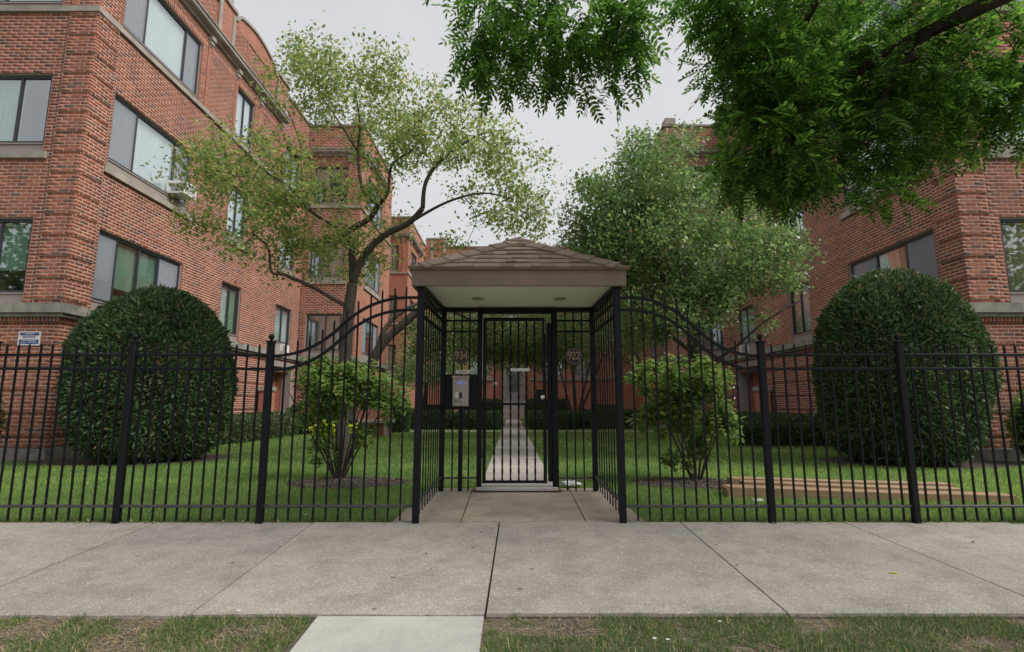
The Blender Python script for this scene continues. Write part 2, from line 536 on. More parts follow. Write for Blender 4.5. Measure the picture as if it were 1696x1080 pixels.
# public walk: separate slabs over a dark joint bed
sw = MB().hexa([(-30, 3.54, -.3), (30, 3.54, -.3), (30, 5.80, -.3), (-30, 5.80, -.3), (-30, 3.54, wz(3.54) - .016), (30, 3.54, wz(3.54) - .016), (30, 5.80, wz(5.8) - .016), (-30, 5.80, wz(5.8) - .016)]).build('sidewalk', M['mulch'])
tag(sw, kind='structure')
XJ = [-0.155]
jf = [pt(827, 868, 5.73)[0]]
def slab_joint(i):             # x of the joint at the fence and at the street edge
    base = {-3: (-5.55, -5.53), -2: (-3.67, -3.6), -1: (-2.04, -2.0), 0: (-.13, -.165), 1: (1.73, 1.72), 2: (3.42, 3.45), 3: (5.1, 5.12)}
    if i in base: return base[i]
    x = base[3][0] + (i - 3) * 1.7 if i > 3 else base[-3][0] + (i + 3) * 1.7
    return (x, x)
for i in range(-12, 12):
    (a0, a1), (b0, b1) = slab_joint(i), slab_joint(i + 1)
    g = .0075; y0, y1 = 3.55 + random.uniform(-.012, .012), 5.745
    dz = random.uniform(-.004, .004)
    def pz(y): return wz(y) + dz
    n = 10
    m = MB()
    xs0 = [a1 + g + (b1 - a1 - 2 * g) * k / n for k in range(n + 1)]
    xs1 = [a0 + g + (b0 - a0 - 2 * g) * k / n for k in range(n + 1)]
    jit = [random.uniform(-.008, .008) for _ in range(n + 1)]
    for k in range(n):
        q = [(xs0[k], y0 + jit[k], pz(y0)), (xs0[k + 1], y0 + jit[k + 1], pz(y0)), (xs1[k + 1], y1, pz(y1)), (xs1[k], y1, pz(y1))]
        m.quad(*q)
        m.quad((q[0][0], q[0][1] - .006, q[0][2] - .12), (q[1][0], q[1][1] - .006, q[1][2] - .12), q[1], q[0])
    for s, (u0, u1) in ((0, (xs0[0], xs1[0])), (1, (xs0[-1], xs1[-1]))):
        m.quad((u0, y0, pz(y0)), (u1, y1, pz(y1)), (u1, y1, pz(y1) - .08), (u0, y0, pz(y0) - .08))
    m.quad((xs1[0], y1, pz(y1)), (xs1[-1], y1, pz(y1)), (xs1[-1], y1, pz(y1) - .1), (xs1[0], y1, pz(y1) - .1))
    m.build('slab', M['walk'], sw)

# carriage walk through the parkway
m = MB().hexa([(-1.06, .2, -.3), (-.17, .2, -.3), (-.175, 3.53, -.3), (-1.20, 3.53, -.3), (-1.06, .2, -.125), (-.17, .2, -.125), (-.175, 3.53, -.094), (-1.20, 3.53, -.094)])
tag(m.build('parkway_path', M['light_conc']), kind='structure')

# entry pad under the shelter
pad = MB().hexa([(-1.22, 5.756, -.2), (1.36, 5.756, -.2), (1.22, 7.42, -.2), (-1.07, 7.42, -.2), (-1.22, 5.756, -.02), (1.36, 5.756, -.02), (1.22, 7.42, gz(7.4) - .02), (-1.07, 7.42, gz(7.4) - .02)]).build('entry_pad', M['mulch'])
tag(pad, kind='structure')
for (x0, x1, xb0, xb1) in ((-1.24, -.535, -1.09, -.535), (-.52, .755, -.52, .755), (.77, 1.38, .77, 1.24)):
    z0, z1 = .004, gz(7.42) + .006
    m = MB().hexa([(x0, 5.755, -.2), (x1, 5.755, -.2), (xb1, 7.44, -.2), (xb0, 7.44, -.2), (x0, 5.755, z0), (x1, 5.755, z0), (xb1, 7.44, z1), (xb0, 7.44, z1)])
    m.build('slab', M['pad'], pad)
MB().box(-.47, .60, 7.16, 7.40, gz(7.4) + .01, gz(7.4) + .055, .01).build('threshold', M['light_conc'], pad)

# garden path down the court, cross walk
gp = MB().box(-.40, .56, 7.44, 43, -.1, .078).build('garden_path', M['mulch'])
tag(gp, kind='structure')
y = 7.445
k = 0
while y < 42.5:
    L = 1.6
    MB().box(-.43, .585, y, y + L - .012, -.05, .088 + random.uniform(-.003, .003)).build('slab', M['path'], gp)
    y += L
cw = MB().box(-9.2, 9.4, 22.75, 23.45, -.1, .076).build('cross_walk', M['mulch'])
tag(cw, kind='structure')
x = -9.2
while x < 9.2:
    if not (x + 1.2 > -.44 and x < .59):
        MB().box(x, x + 1.19, 22.72, 23.48, -.05, .086).build('slab', M['path'], cw)
    x += 1.2
MB().box(-1.595, -.445, 22.72, 23.48, -.05, .0855).build('slab', M['path'], cw)
MB().box(.60, 1.59, 22.72, 23.48, -.05, .0855).build('slab', M['path'], cw)

# ------------------------------------------------------------------ brick building machinery
CH, BL, MJ = .08, .245, .018        # course height, brick pitch, joint


class Bricks:
    def __init__(s): s.rows = []
    def add(s, fr, u0, u1, z0, z1, nf): s.rows.append((fr, u0, u1, z0, z1, nf))


def spans(u0, u1, z, ops):
    """free parts of [u0,u1] at height z beside the openings"""
    out = [(u0, u1)]
    for a, b_, c, d in ops:
        if c < z < d:
            nxt = []
            for s, e in out:
                if b_ <= s or a >= e: nxt.append((s, e)); continue
                if a > s: nxt.append((s, a))
                if b_ < e: nxt.append((b_, e))
            out = nxt
    return out


def lay(bk, fr, u0, u1, z0, z1, ops=(), n=0.0, band=0, soldiers=(), proud=.006):
    i0, i1 = int(round(z0 / CH)), int(round(z1 / CH))
    i = i0
    while i < i1:
        za = i * CH
        if any(abs(za - s) < .01 for s in soldiers) and i + 3 <= i1:
            for s, e in spans(u0, u1, za + CH, ops):
                k = max(1, int(round((e - s) / .082)))
                w = (e - s) / k
                for q in range(k):
                    bk.add(fr, s + q * w + MJ / 2, s + (q + 1) * w - MJ / 2, za + MJ / 2, za + 3 * CH - MJ / 2, n + proud + random.uniform(-.002, .002))
            i += 3
            continue
        nn = n - (.032 if band and i % band == 0 else 0)
        off = (i % 2) * BL / 2
        pitch = BL
        for s, e in spans(u0, u1, za + CH / 2, ops):
            k0 = math.floor((s - off) / pitch)
            a = s
            while a < e - .02:
                nx = off + (k0 + 1) * pitch; k0 += 1
                if nx - a < .05: nx += pitch; k0 += 1
                if e - nx < .05: nx = e
                nx = min(nx, e)
                bk.add(fr, a + MJ / 2, nx - MJ / 2, za + MJ / 2, za + CH - MJ / 2, nn + proud + random.uniform(-.0025, .0025))
                a = nx
        i += 1


def backing(m, fr, u0, u1, z0, z1, ops=(), n=0.0, band=0):
    us = sorted({u0, u1} | {v for o in ops for v in o[:2] if u0 < v < u1})
    zs = {z0, z1} | {v for o in ops for v in o[2:] if z0 < v < z1}
    bands = []
    if band:
        i0, i1 = int(round(z0 / CH)), int(round(z1 / CH))
        for i in range(i0, i1):
            if i % band == 0:
                bands.append((i * CH, (i + 1) * CH)); zs |= {i * CH, (i + 1) * CH}
    zs = sorted(zs)
    for ua, ub in zip(us, us[1:]):
        for za, zb in zip(zs, zs[1:]):
            um, zm = (ua + ub) / 2, (za + zb) / 2
            if any(o[0] < um < o[1] and o[2] < zm < o[3] for o in ops): continue
            inb = any(p < zm < q for p, q in bands)
            nn = n - (.032 if inb else 0)
            m.quad(fr(ua, za, nn), fr(ub, za, nn), fr(ub, zb, nn), fr(ua, zb, nn))
            if inb:
                for z in (za, zb):
                    m.quad(fr(ua, z, n), fr(ub, z, n), fr(ub, z, n - .032), fr(ua, z, n - .032))


def reveals(m, fr, ops, d=.16, n=.008):
    for a, b_, c, e in ops:
        m.quad(fr(a, c, n), fr(a, c, -d), fr(a, e, -d), fr(a, e, n))
        m.quad(fr(b_, c, n), fr(b_, c, -d), fr(b_, e, -d), fr(b_, e, n))
        m.quad(fr(a, e, n), fr(b_, e, n), fr(b_, e, -d), fr(a, e, -d))
        m.quad(fr(a, c, n), fr(b_, c, n), fr(b_, c, -d), fr(a, c, -d))


def each_reveal(parent, fr, ops, n=0.0):
    for o in ops:
        m = MB(); reveals(m, fr, [o], n=n); m.build('reveal', M['fbrick'], parent)


def fbox(m, fr, u0, u1, z0, z1, n0, n1):
    return m.hexa([fr(u0, z0, n0), fr(u1, z0, n0), fr(u1, z0, n1), fr(u0, z0, n1), fr(u0, z1, n0), fr(u1, z1, n0), fr(u1, z1, n1), fr(u0, z1, n1)])


def brick_objects(bk, parent, near=300):
    """the bricks that show largest become objects of their own, the others one joined part"""
    rows = bk.rows
    C = np.array([fr((a + b_) / 2, (c + d) / 2, n) for fr, a, b_, c, d, n in rows])
    px, py, dep = project(C)
    full = np.array([abs((b_ - a) - (BL - MJ)) < .002 and abs((d - c) - (CH - MJ)) < .002 for fr, a, b_, c, d, n in rows])
    front = np.array([getattr(r[0], 'front', False) for r in rows])
    ok = full & front & (px > 6) & (px < 1690) & (py > 6) & (py < 740)
    order = np.argsort(np.where(ok, np.linalg.norm(C - np.array([0, 0, CAM_H]), axis=1), 1e9))
    chosen = [int(i) for i in order[:near] if ok[i]]
    cs = set(chosen)
    shared = {}
    for i in chosen:
        fr, a, b_, c, d, n = rows[i]
        key = id(fr)
        o0 = Vector(fr(a, c, n)); e = Vector(fr(b_, c, n)) - o0
        if key not in shared:
            L = BL - MJ; H = CH - MJ
            nv = Vector(fr(a, c, n + 1)) - o0
            m = MB()
            ux = e.normalized()
            def P(u, z, w): return ux * u + Vector((0, 0, z)) + nv * w
            ch = .004
            m.add([P(0, 0, -.05), P(L, 0, -.05), P(L, H, -.05), P(0, H, -.05), P(ch, ch, 0), P(L - ch, ch, 0), P(L - ch, H - ch, 0), P(ch, H - ch, 0)],
                  [(4, 5, 6, 7), (0, 1, 5, 4), (1, 2, 6, 5), (2, 3, 7, 6), (3, 0, 4, 7)])
            shared[key] = m.mesh('brick', M['brick'])
        link(bpy.data.objects.new('brick', shared[key]), parent, o0)
    V = np.zeros((len(rows) - len(cs), 8, 3)); k = 0
    for i, (fr, a, b_, c, d, n) in enumerate(rows):
        if i in cs: continue
        ch = .004
        V[k] = [fr(a, c, n - .05), fr(b_, c, n - .05), fr(b_, d, n - .05), fr(a, d, n - .05), fr(a + ch, c + ch, n), fr(b_ - ch, c + ch, n), fr(b_ - ch, d - ch, n), fr(a + ch, d - ch, n)]
        k += 1
    f = np.array([(4, 5, 6, 7), (0, 1, 5, 4), (1, 2, 6, 5), (2, 3, 7, 6), (3, 0, 4, 7)])
    F = (f[None] + 8 * np.arange(len(V))[:, None, None]).reshape(-1, 4)
    return np_obj('brickwork', V.reshape(-1, 3), F, M['brick'], parent, 'stuff')


def curtain_mesh(fr, u0, u1, z0, z1, n, amp=.025, wave=.11):
    m = MB()
    k = max(6, int((u1 - u0) / wave * 4))
    ph = random.uniform(0, 6)
    us = [u0 + (u1 - u0) * i / k for i in range(k + 1)]
    ns = [n + amp * math.sin(ph + 2 * math.pi * (u - u0) / wave + .8 * math.sin(5 * u)) for u in us]
    for i in range(k):
        m.quad(fr(us[i], z0, ns[i]), fr(us[i + 1], z0, ns[i + 1]), fr(us[i + 1], z1, ns[i + 1]), fr(us[i], z1, ns[i]))
    return m


def window(parent, fr, u0, u1, z0, z1, splits, fill, panel=.24, sill=True, trim='taupe'):
    """an opening with bottom panel, dark frame, one pane per light and what hangs behind it"""
    fw = .055
    zf = z0 + panel
    m = MB()
    fbox(m, fr, u0 + .035, u0 + .035 + fw, zf, z1 - .03, -.13, -.06)
    fbox(m, fr, u1 - .035 - fw, u1 - .035, zf, z1 - .03, -.13, -.06)
    fbox(m, fr, u0 + .035 + fw, u1 - .035 - fw, zf, zf + fw, -.13, -.06)
    fbox(m, fr, u0 + .035 + fw, u1 - .035 - fw, z1 - .03 - fw, z1 - .03, -.13, -.06)
    w = m.build('window', M['frame'], parent)
    t = MB()
    fbox(t, fr, u0, u0 + .035, z0, z1, -.14, -.035)
    fbox(t, fr, u1 - .035, u1, z0, z1, -.14, -.035)
    fbox(t, fr, u0 + .035, u1 - .035, z1 - .03, z1, -.14, -.035)
    t.build('trim', M[trim], w)
    if panel > .02:
        fbox(MB(), fr, u0 + .035, u1 - .035, z0, zf, -.14, -.055).build('panel', M[trim], w)
        fbox(MB(), fr, u0 + .03, u1 - .03, zf - .03, zf, -.055, -.03).build('panel_edge', M[trim], w)
    if sill:
        L = u1 - u0 + .24
        k = max(1, int(round(L / 1.3)))
        for i in range(k):
            fbox(MB(), fr, u0 - .12 + L * i / k + .004, u0 - .12 + L * (i + 1) / k - .004, z0 - .16, z0, -.1, .07).build('sill', M['stone'], w)
    a, b_ = u0 + .035 + fw, u1 - .035 - fw
    cuts = [a] + [a + (b_ - a) * s for s in splits] + [b_]
    za, zb = zf + fw, z1 - .03 - fw
    for i in range(len(cuts) - 1):
        c0, c1 = cuts[i] + (.02 if i else 0), cuts[i + 1] - (.02 if i < len(cuts) - 2 else 0)
        if i: fbox(MB(), fr, cuts[i] - .025, cuts[i] + .025, za, zb, -.125, -.07).build('mullion', M['frame'], w)
        fbox(MB(), fr, c0, c1, za, zb, -.104, -.098).build('pane', M['glass'], w)
        what = fill[i] if i < len(fill) else None
        if (i == 0 or i == len(cuts) - 2) and len(cuts) > 2 and (u1 - u0) > 2.6:
            if True: fbox(MB(), fr, c0, c1, za, zb, -.085, -.082).build('insect_screen', M['screen_mesh'], w)
        if what:
            kind = what[0]
            zlo = za + (zb - za) * (what[1] if len(what) > 1 else 0)
            if kind == 'shade':
                fbox(MB(), fr, c0, c1, zlo, zb, -.16, -.15).build('shade', M['blind'], w)
            else:
                curtain_mesh(fr, c0 - .02, c1 + .02, zlo, zb, -.18).build('curtain', M[{'white': 'curtain', 'green': 'curtain_g', 'ochre': 'curtain_t'}[kind]], w, True)
    r = MB(); d0, d1 = -.14, -1.2
    r.quad(fr(u0, z0, d1), fr(u1, z0, d1), fr(u1, z1, d1), fr(u0, z1, d1))
    for (p, q) in (((u0, z0), (u1, z0)), ((u1, z0), (u1, z1)), ((u1, z1), (u0, z1)), ((u0, z1), (u0, z0))):
        r.quad(fr(p[0], p[1], d0), fr(q[0], q[1], d0), fr(q[0], q[1], d1), fr(p[0], p[1], d1))
    r.build('room', M['room'], w)
    return w


def stones(parent, name, fr, u0, u1, z0, z1, n0, n1, pitch=1.1, mat='stone_w', gap=.006):
    k = max(1, int(round((u1 - u0) / pitch)))
    for i in range(k):
        a, b_ = u0 + (u1 - u0) * i / k + gap / 2, u0 + (u1 - u0) * (i + 1) / k - gap / 2
        fbox(MB(), fr, a, b_, z0, z1, n0 - .0, n1 + random.uniform(-.004, .004)).build(name, M[mat], parent)


# ------------------------------------------------------------------ the two court wings
XW, YW = -9.65, 11.3
F1, F2, F3 = (3.36, 5.28), (6.80, 8.72), (10.40, 12.32)


def wing(right, label):
    def mx(x): return 2 * .1 - x if right else x
    root = thing('apartment_building', label, 'building', (mx(-12), 20, 0))
    def f_side(u, z, n): return (mx(XW + n), YW + u, z)
    def f_front(u, z, n): return (mx(XW - u), YW - n, z)
    def f_b2(u, z, n): return (mx(XW + u), 23.9 - n, z)
    def f_b2s(u, z, n): return (mx(-7.05 + n), 23.9 + u, z)
    def f_b2b(u, z, n): return (mx(XW + u), 30.0 + n, z)
    def f_rec(u, z, n): return (mx(XW + n), 30.0 + u, z)
    def f_b3(u, z, n): return (mx(XW + u), 36.5 - n, z)
    def f_b3s(u, z, n): return (mx(-7.3 + n), 36.5 + u, z)
    f_front.front = True
    def f_front2(u, z, n): return f_front(u, z, n)
    f_front2.front = True
    S = 12.6
    big, wb, wc = (.75, 3.95), (6.1, 7.4), (10.2, 11.8)
    ops_side = [(big[0], big[1], *F1), (big[0], big[1], *F2), (big[0], big[1], *F3), (wb[0], wb[1], *F1), (wb[0], wb[1], *F2), (wb[0], wb[1], *F3),
                (wc[0], wc[1], *F1), (wc[0], wc[1], *F2), (wc[0], wc[1], *F3), (9.8, 11.9, .16, 2.56)]
    ops_front = [(.87, 3.27, *F1), (.87, 3.27, *F2), (.87, 3.27, *F3)]
    ops_b2 = [(.32, 1.95, *F1), (.32, 1.95, *F2), (.32, 1.95, *F3)]
    ops_b2s = [(1.05, 4.1, *F1), (1.05, 4.1, *F2), (1.05, 4.1, *F3)]
    ops_b3 = [(.75, 1.7, *F1), (.75, 1.7, *F2), (.75, 1.7, *F3)]
    ops_b3s = [(1.0, 3.4, *F1), (1.0, 3.4, *F2), (1.0, 3.4, *F3)]
    bk = Bricks(); mo = MB(); rv = MB(); fb = MB()
    PW = .62
    ZT = 14.32
    # lower storey with recessed bands, upper storeys plain, corner piers proud and banded
    for fr, L, ops in ((f_front2, 5.2, ops_front), (f_side, S, ops_side), (f_b2, 2.6, ops_b2)):
        corner = fr is not f_b2
        u_pl = PW if corner else 0
        cs = (.006 + MJ / 2) if fr is f_front2 else 0
        lay(bk, fr, -cs, L, .32, 3.12, ops, band=6, soldiers=(2.88,)); backing(mo, fr, 0, L, .32, 3.12, ops, band=6)
        lay(bk, fr, u_pl, L, 3.36, 10.24, ops); backing(mo, fr, u_pl, L, 3.36, 10.24, ops)
        if corner:
            lay(bk, fr, -.045 - cs, PW, 3.36, 10.24, n=.045, band=6); backing(mo, fr, -.045, PW, 3.36, 10.24, n=.045, band=6)
            mo.quad(fr(PW, 3.36, 0), fr(PW, 3.36, .045), fr(PW, 10.24, .045), fr(PW, 10.24, 0))
        lay(bk, fr, -cs, L, 10.4, ZT, ops, soldiers=(12.32,)); backing(mo, fr, 0, L, 10.4, ZT, ops)
        mo.quad(fr(0, 3.12, -.02), fr(L, 3.12, -.02), fr(L, 3.36, -.02), fr(0, 3.36, -.02))
        mo.quad(fr(0, 10.24, -.02), fr(L, 10.24, -.02), fr(L, 10.4, -.02), fr(0, 10.4, -.02))
        each_reveal(root, fr, ops, .008)
    # far walls
    for fr, L, ops in ((f_b2s, 6.1, ops_b2s), (f_b2b, 2.6, ()), (f_rec, 6.5, ()), (f_b3, 2.35, ops_b3), (f_b3s, 7.5, ops_b3s)):
        backing(fb, fr, 0, L, 0, ZT, ops); each_reveal(root, fr, ops)
    mo.build('wall', M['mortar'], root)
    fb.build('far_wall', M['fbrick'], root)
    brick_objects(bk, root)
    # plinth, ledge over the basement storey, belt under the top storey
    for fr, L in ((f_front, 5.2), (f_side, S), (f_b2, 2.6), (f_b2s, 6.1), (f_b3, 2.35), (f_b3s, 7.5)):
        e = .0 if fr in (f_side, f_front, f_b2s, f_b3s) else 0
        a = -.16 if fr in (f_front, f_b2) and fr is f_front else 0.0
        lo = 0.0
        Lx = L + (.17 if fr in (f_b2, f_b3) else 0)
        stones(root, 'plinth_stone', fr, a, Lx, -.2, .30, -.05, .09 if fr is not f_front else .16, 1.4)
        if fr is f_side:
            stones(root, 'ledge_stone', fr, 0.0, 9.7, 3.13, 3.34, -.05, .16, 1.0); stones(root, 'ledge_stone', fr, 9.7, L, 3.13, 3.34, -.05, .16, 1.2)
        else:
            stones(root, 'ledge_stone', fr, a, Lx, 3.13, 3.34, -.05, .16, 1.0)
        for q in range(1): fbox(MB(), fr, a * .6, L + (.1 if Lx > L else 0), 3.05, 3.125, .012, .085).build('ledge_moulding', M['stone_w'], root)
        stones(root, 'belt_stone', fr, -.075 if fr is f_front else 0, L + (.07 if Lx > L else 0), 10.25, 10.39, -.05, .07, 1.2, 'stone')
    # cornice with brackets
    for fr, u0, u1, br in ((f_side, .35, 9.8, (4.3, 6.0, 7.75, 9.6)), (f_front, .3, 5.2, (.55, 3.6)), (f_b2, .2, 2.75, (2.05,)), (f_b2s, .0, 4.6, (.7, 4.4)), (f_b3, .2, 2.5, (.4, 2.0)), (f_b3s, 0, 5, (.6, 3.9))):
        k = max(1, int(round((u1 - u0) / 1.4)))
        for i in range(k):
            a, b_ = u0 + (u1 - u0) * i / k + .003, u0 + (u1 - u0) * (i + 1) / k - .003
            m = MB()
            prof = [(-.02, 12.82), (.07, 12.82), (.10, 12.88), (.22, 12.93), (.26, 12.97), (.26, 13.05), (.30, 13.08), (.30, 13.13), (-.02, 13.17)]
            for (n0, z0), (n1, z1) in zip(prof, prof[1:]):
                m.quad(fr(a, z0, n0), fr(b_, z0, n0), fr(b_, z1, n1), fr(a, z1, n1))
            m.add([fr(a, z, n) for n, z in prof], [tuple(range(len(prof)))]); m.add([fr(b_, z, n) for n, z in prof], [tuple(range(len(prof)))])
            m.build('cornice_stone', M['stone'], root)
        for u in br:
            m = MB()
            fbox(m, fr, u - .10, u + .10, 12.68, 12.815, -.02, .15); fbox(m, fr, u - .085, u + .085, 12.55, 12.68, -.02, .105); fbox(m, fr, u - .07, u + .07, 12.47, 12.55, -.02, .06)
            bq = m.build('bracket', M['stone'], root)
            fbox(MB(), fr, u - .075, u + .075, 10.4, 12.47, -.02, .035).build('pilaster', M['fbrick'], bq)
    # parapet coping, stone strips and the curved gable
    for fr, L in ((f_front, 5.2), (f_b2s, 6.1), (f_rec, 6.5), (f_b3s, 7.5), (f_b2, 2.6), (f_b3, 2.35)):
        stones(root, 'coping_stone', fr, -.03 if fr is f_front else 0, L + (.06 if fr in (f_b2, f_b3) else 0), ZT, ZT + .10, -.30, .06, 1.2)
    stones(root, 'coping_stone', f_side, 0, 4.55, ZT, ZT + .10, -.30, .06, 1.2)
    stones(root, 'coping_stone', f_side, 9.95, S, ZT, ZT + .10, -.30, .06, 1.2)
    for ua, ub in ((4.55, 5.55), (8.95, 9.95)):
        fbox(MB(), f_side, ua, ub, 13.16, 14.62, -.3, .05).build('parapet_pier', M['fbrick'], root)
        for u in (ua, ub - .16):
            fbox(MB(), f_side, u, u + .16, 13.17, 14.5, .045, .085).build('stone_strip', M['stone'], root)
        fbox(MB(), f_side, ua - .05, ub + .05, 14.62, 14.74, -.35, .12).build('pier_cap', M['stone'], root)
        fbox(MB(), f_side, ua + .25, ub - .25, 14.74, 14.95, -.28, .08).build('finial_block', M['stone'], root)
    n = 18
    ga = [(5.55 + (8.95 - 5.55) * i / n) for i in range(n + 1)]
    gh = [14.32 + .28 * (i in range(0, n + 1)) + .42 * math.sin(math.pi * i / n) ** .8 if 1 < i < n - 1 else 14.5 for i in range(n + 1)]
    m = MB(); c = MB()
    for i in range(n):
        for nn in (.0, -.3):
            m.quad(f_side(ga[i], 14.3, nn), f_side(ga[i + 1], 14.3, nn), f_side(ga[i + 1], gh[i + 1], nn), f_side(ga[i], gh[i], nn))
        c.hexa([f_side(ga[i], gh[i], -.34), f_side(ga[i + 1], gh[i + 1], -.34), f_side(ga[i + 1], gh[i + 1], .06), f_side(ga[i], gh[i], .06), f_side(ga[i], gh[i] + .1, -.34), f_side(ga[i + 1], gh[i + 1] + .1, -.34), f_side(ga[i + 1], gh[i + 1] + .1, .06), f_side(ga[i], gh[i] + .1, .06)])
    g = m.build('gable', M['fbrick'], root); c.build('gable_coping', M['stone'], g)
    p = MB()
    for a, b_, z0, z1 in ((6.5, 6.56, 13.5, 14.35), (7.94, 8.0, 13.5, 14.35), (6.56, 7.94, 13.5, 13.56), (6.56, 7.94, 14.29, 14.35)): fbox(p, f_side, a, b_, z0, z1, 0, .035)
    p.build('brick_panel_frame', M['fbrick'], g)
    fbox(MB(), f_b2, 2.05, 2.55, ZT + .1, ZT + .42, -.5, .07).build('corner_merlon', M['stone'], root)
    # flat roofs close the blocks
    def roof(xa, xb, ya, yb): MB().box(min(mx(xa), mx(xb)), max(mx(xa), mx(xb)), ya, yb, 13.3, 13.4).build('roof', M['stone_w'], root)
    roof(-24, XW - .05, YW + .05, 44); roof(XW - .05, -7.1, 23.95, 29.95); roof(XW - .05, -7.35, 36.55, 44)
    b = MB(); xs = mx(-24)
    b.quad((xs, 44, 0), (xs, YW, 0), (xs, YW, 14), (xs, 44, 14)); b.quad((xs, YW, 0), (mx(XW - 5.2), YW, 0), (mx(XW - 5.2), YW, ZT), (xs, YW, ZT))
    b.build('outer_wall', M['fbrick'], root)
    # windows
    W, G, O, N = ('white',), ('green',), ('ochre',), None
    if right:
        fs = {0: ([.30, .66], [('shade',), O, W]), 1: ([.26, .8], [W, N, W]), 2: ([.26, .8], [W, W, W])}
        ff = {0: ([.5], [O, G]), 1: ([.5], [W, N]), 2: ([.5], [N, W])}
    else:
        fs = {0: ([.2, .46, .72], [('white', .32), ('green', .25), G, W]), 1: ([.27, .8], [W, W, W]), 2: ([.25, .8], [W, W, W])}  # upper centre panes: white curtains added in place of bright sky reflections
        ff = {0: ([.3, .62], [('green', .3), ('white', .3), N]), 1: ([.30, .62], [N, G, N]), 2: ([.6], [W, N])}
    wins = {}
    for k, FZ in enumerate((F1, F2, F3)):
        pn = .16 if k == 2 else .24
        sl = k == 1
        wins['a', k] = window(root, f_side, *big, *FZ, *fs[k], panel=pn, sill=sl)
        window(root, f_side, *wb, *FZ, [.5], [W, G] if k != 2 else [W, W], panel=pn, sill=sl)
        window(root, f_side, *wc, *FZ, [.5], [W, W], panel=.4 if k == 0 else pn, sill=sl)
        window(root, f_front, .87, 3.27, *FZ, *ff[k], panel=pn, sill=sl)
        window(root, f_b2, .32, 1.95, *FZ, [.55], [('shade',), ('shade', .0)] if k < 2 else [('shade', .4), N], panel=pn, sill=sl)
        window(root, f_b2s, 1.05, 4.1, *FZ, [.3, .75], [G, N, W], panel=pn, sill=sl)
        window(root, f_b3, .75, 1.7, *FZ, [.5], [W, G], panel=pn, sill=sl)
        window(root, f_b3s, 1.0, 3.4, *FZ, [.5], [W, N], panel=pn, sill=sl)
    # side entrance under the third window bay
    d = MB()
    fbox(d, f_side, 10.05, 10.95, .16, 2.3, -.45, -.40); en = d.build('door', M['frame'], root)
    fbox(MB(), f_side, 10.2, 10.8, 1.2, 2.1, -.398, -.39).build('pane', M['glass'], en)
    e = MB(); fbox(e, f_side, 9.62, 9.82, .3, 2.72, -.3, .1); fbox(e, f_side, 11.88, 12.08, .3, 2.72, -.3, .1); fbox(e, f_side, 9.62, 12.08, 2.73, 2.95, -.3, .14); e.build('door_surround', M['taupe'], root)
    r = MB()
    r.quad(f_side(9.8, .1, -.55), f_side(11.9, .1, -.55), f_side(11.9, 2.6, -.55), f_side(9.8, 2.6, -.55))
    for p_, q_ in (((9.8, .16), (11.9, .16)), ((11.9, .16), (11.9, 2.56)), ((11.9, 2.56), (9.8, 2.56)), ((9.8, 2.56), (9.8, .16))): r.quad(f_side(*p_, -.15), f_side(*q_, -.15), f_side(*q_, -.56), f_side(*p_, -.56))
    r.build('vestibule', M['fbrick'], root)
    pp = MB(); fbox(pp, f_side, 9.0, 9.35, .1, 1.72, .12, .55); po = pp.build('stoop_pier', M['fbrick'], root)
    fbox(MB(), f_side, 8.95, 9.40, 1.72, 1.86, .09, .60).build('pier_cap', M['stone'], po)
    st = MB(); fbox(st, f_side, 9.5, 12.1, -.1, .2, .1, .8); fbox(st, f_side, 9.6, 12.0, .2, .33, .1, .45); st.build('stoop', M['stone_w'], root)
    # louvre of the through-wall unit under the third window
    lv = MB(); fbox(lv, f_side, 10.95, 11.7, 3.40, 3.70, -.05, .03); lo = lv.build('wall_unit', M['white'], root)
    for i in range(7): fbox(MB(), f_side, 11.0, 11.42, 3.43 + i * .036, 3.45 + i * .036, .03, .045).build('louvre', M['blind'], lo)
    return f_side, f_front


fsL, ffL = wing(False, 'red brick apartment wing on the left with the blue and white notice')
fsR, ffR = wing(True, 'red brick apartment wing on the right behind the hanging street tree')

# notice on the left corner
sg = thing('wall_sign', 'small blue and white notice on the left brick corner', 'sign', ffL(.6, 2.5, .02))
fbox(MB(), ffL, .37, .84, 2.44, 2.74, .012, .022).build('sign_board', M['white'], sg)
fbox(MB(), ffL, .40, .81, 2.655, 2.715, .022, .025).build('blue_band', M['blue'], sg)
fbox(MB(), ffL, .40, .81, 2.47, 2.565, .022, .025).build('blue_band', M['blue'], sg)
for a, b_, z in ((.50, .70, 2.68), (.48, .74, 2.60), (.46, .76, 2.63)):
    fbox(MB(), ffL, a, b_, z, z + .012, .0225, .0265).build('text_line', M['white' if z > 2.66 else 'blue'], sg)
for a, b_, z in ((.45, .77, 2.535), (.44, .62, 2.505), (.66, .78, 2.49)):
    fbox(MB(), ffL, a, b_, z, z + .010, .0225, .0265).build('text_line', M['white'], sg)

# window air conditioner
ac = thing('air_conditioner', 'white window air conditioner poking out of the left second floor window', 'air conditioner', fsL(3.45, 7.1, 0))
fbox(MB(), fsL, 3.05, 3.62, 7.1, 7.47, -.09, .42).build('casing', M['white'], ac)
for i in range(12):
    fbox(MB(), fsL, 3.09 + i * .04, 3.105 + i * .04, 7.14, 7.43, .42, .428).build('grille_bar', M['blind'], ac)
for s in range(7):
    MB().box(XW + .05, XW + .36, 11.3 + 3.040, 11.3 + 3.05, 7.16 + s * .034, 7.175 + s * .034).build('vent_slot', M['blind'], ac)

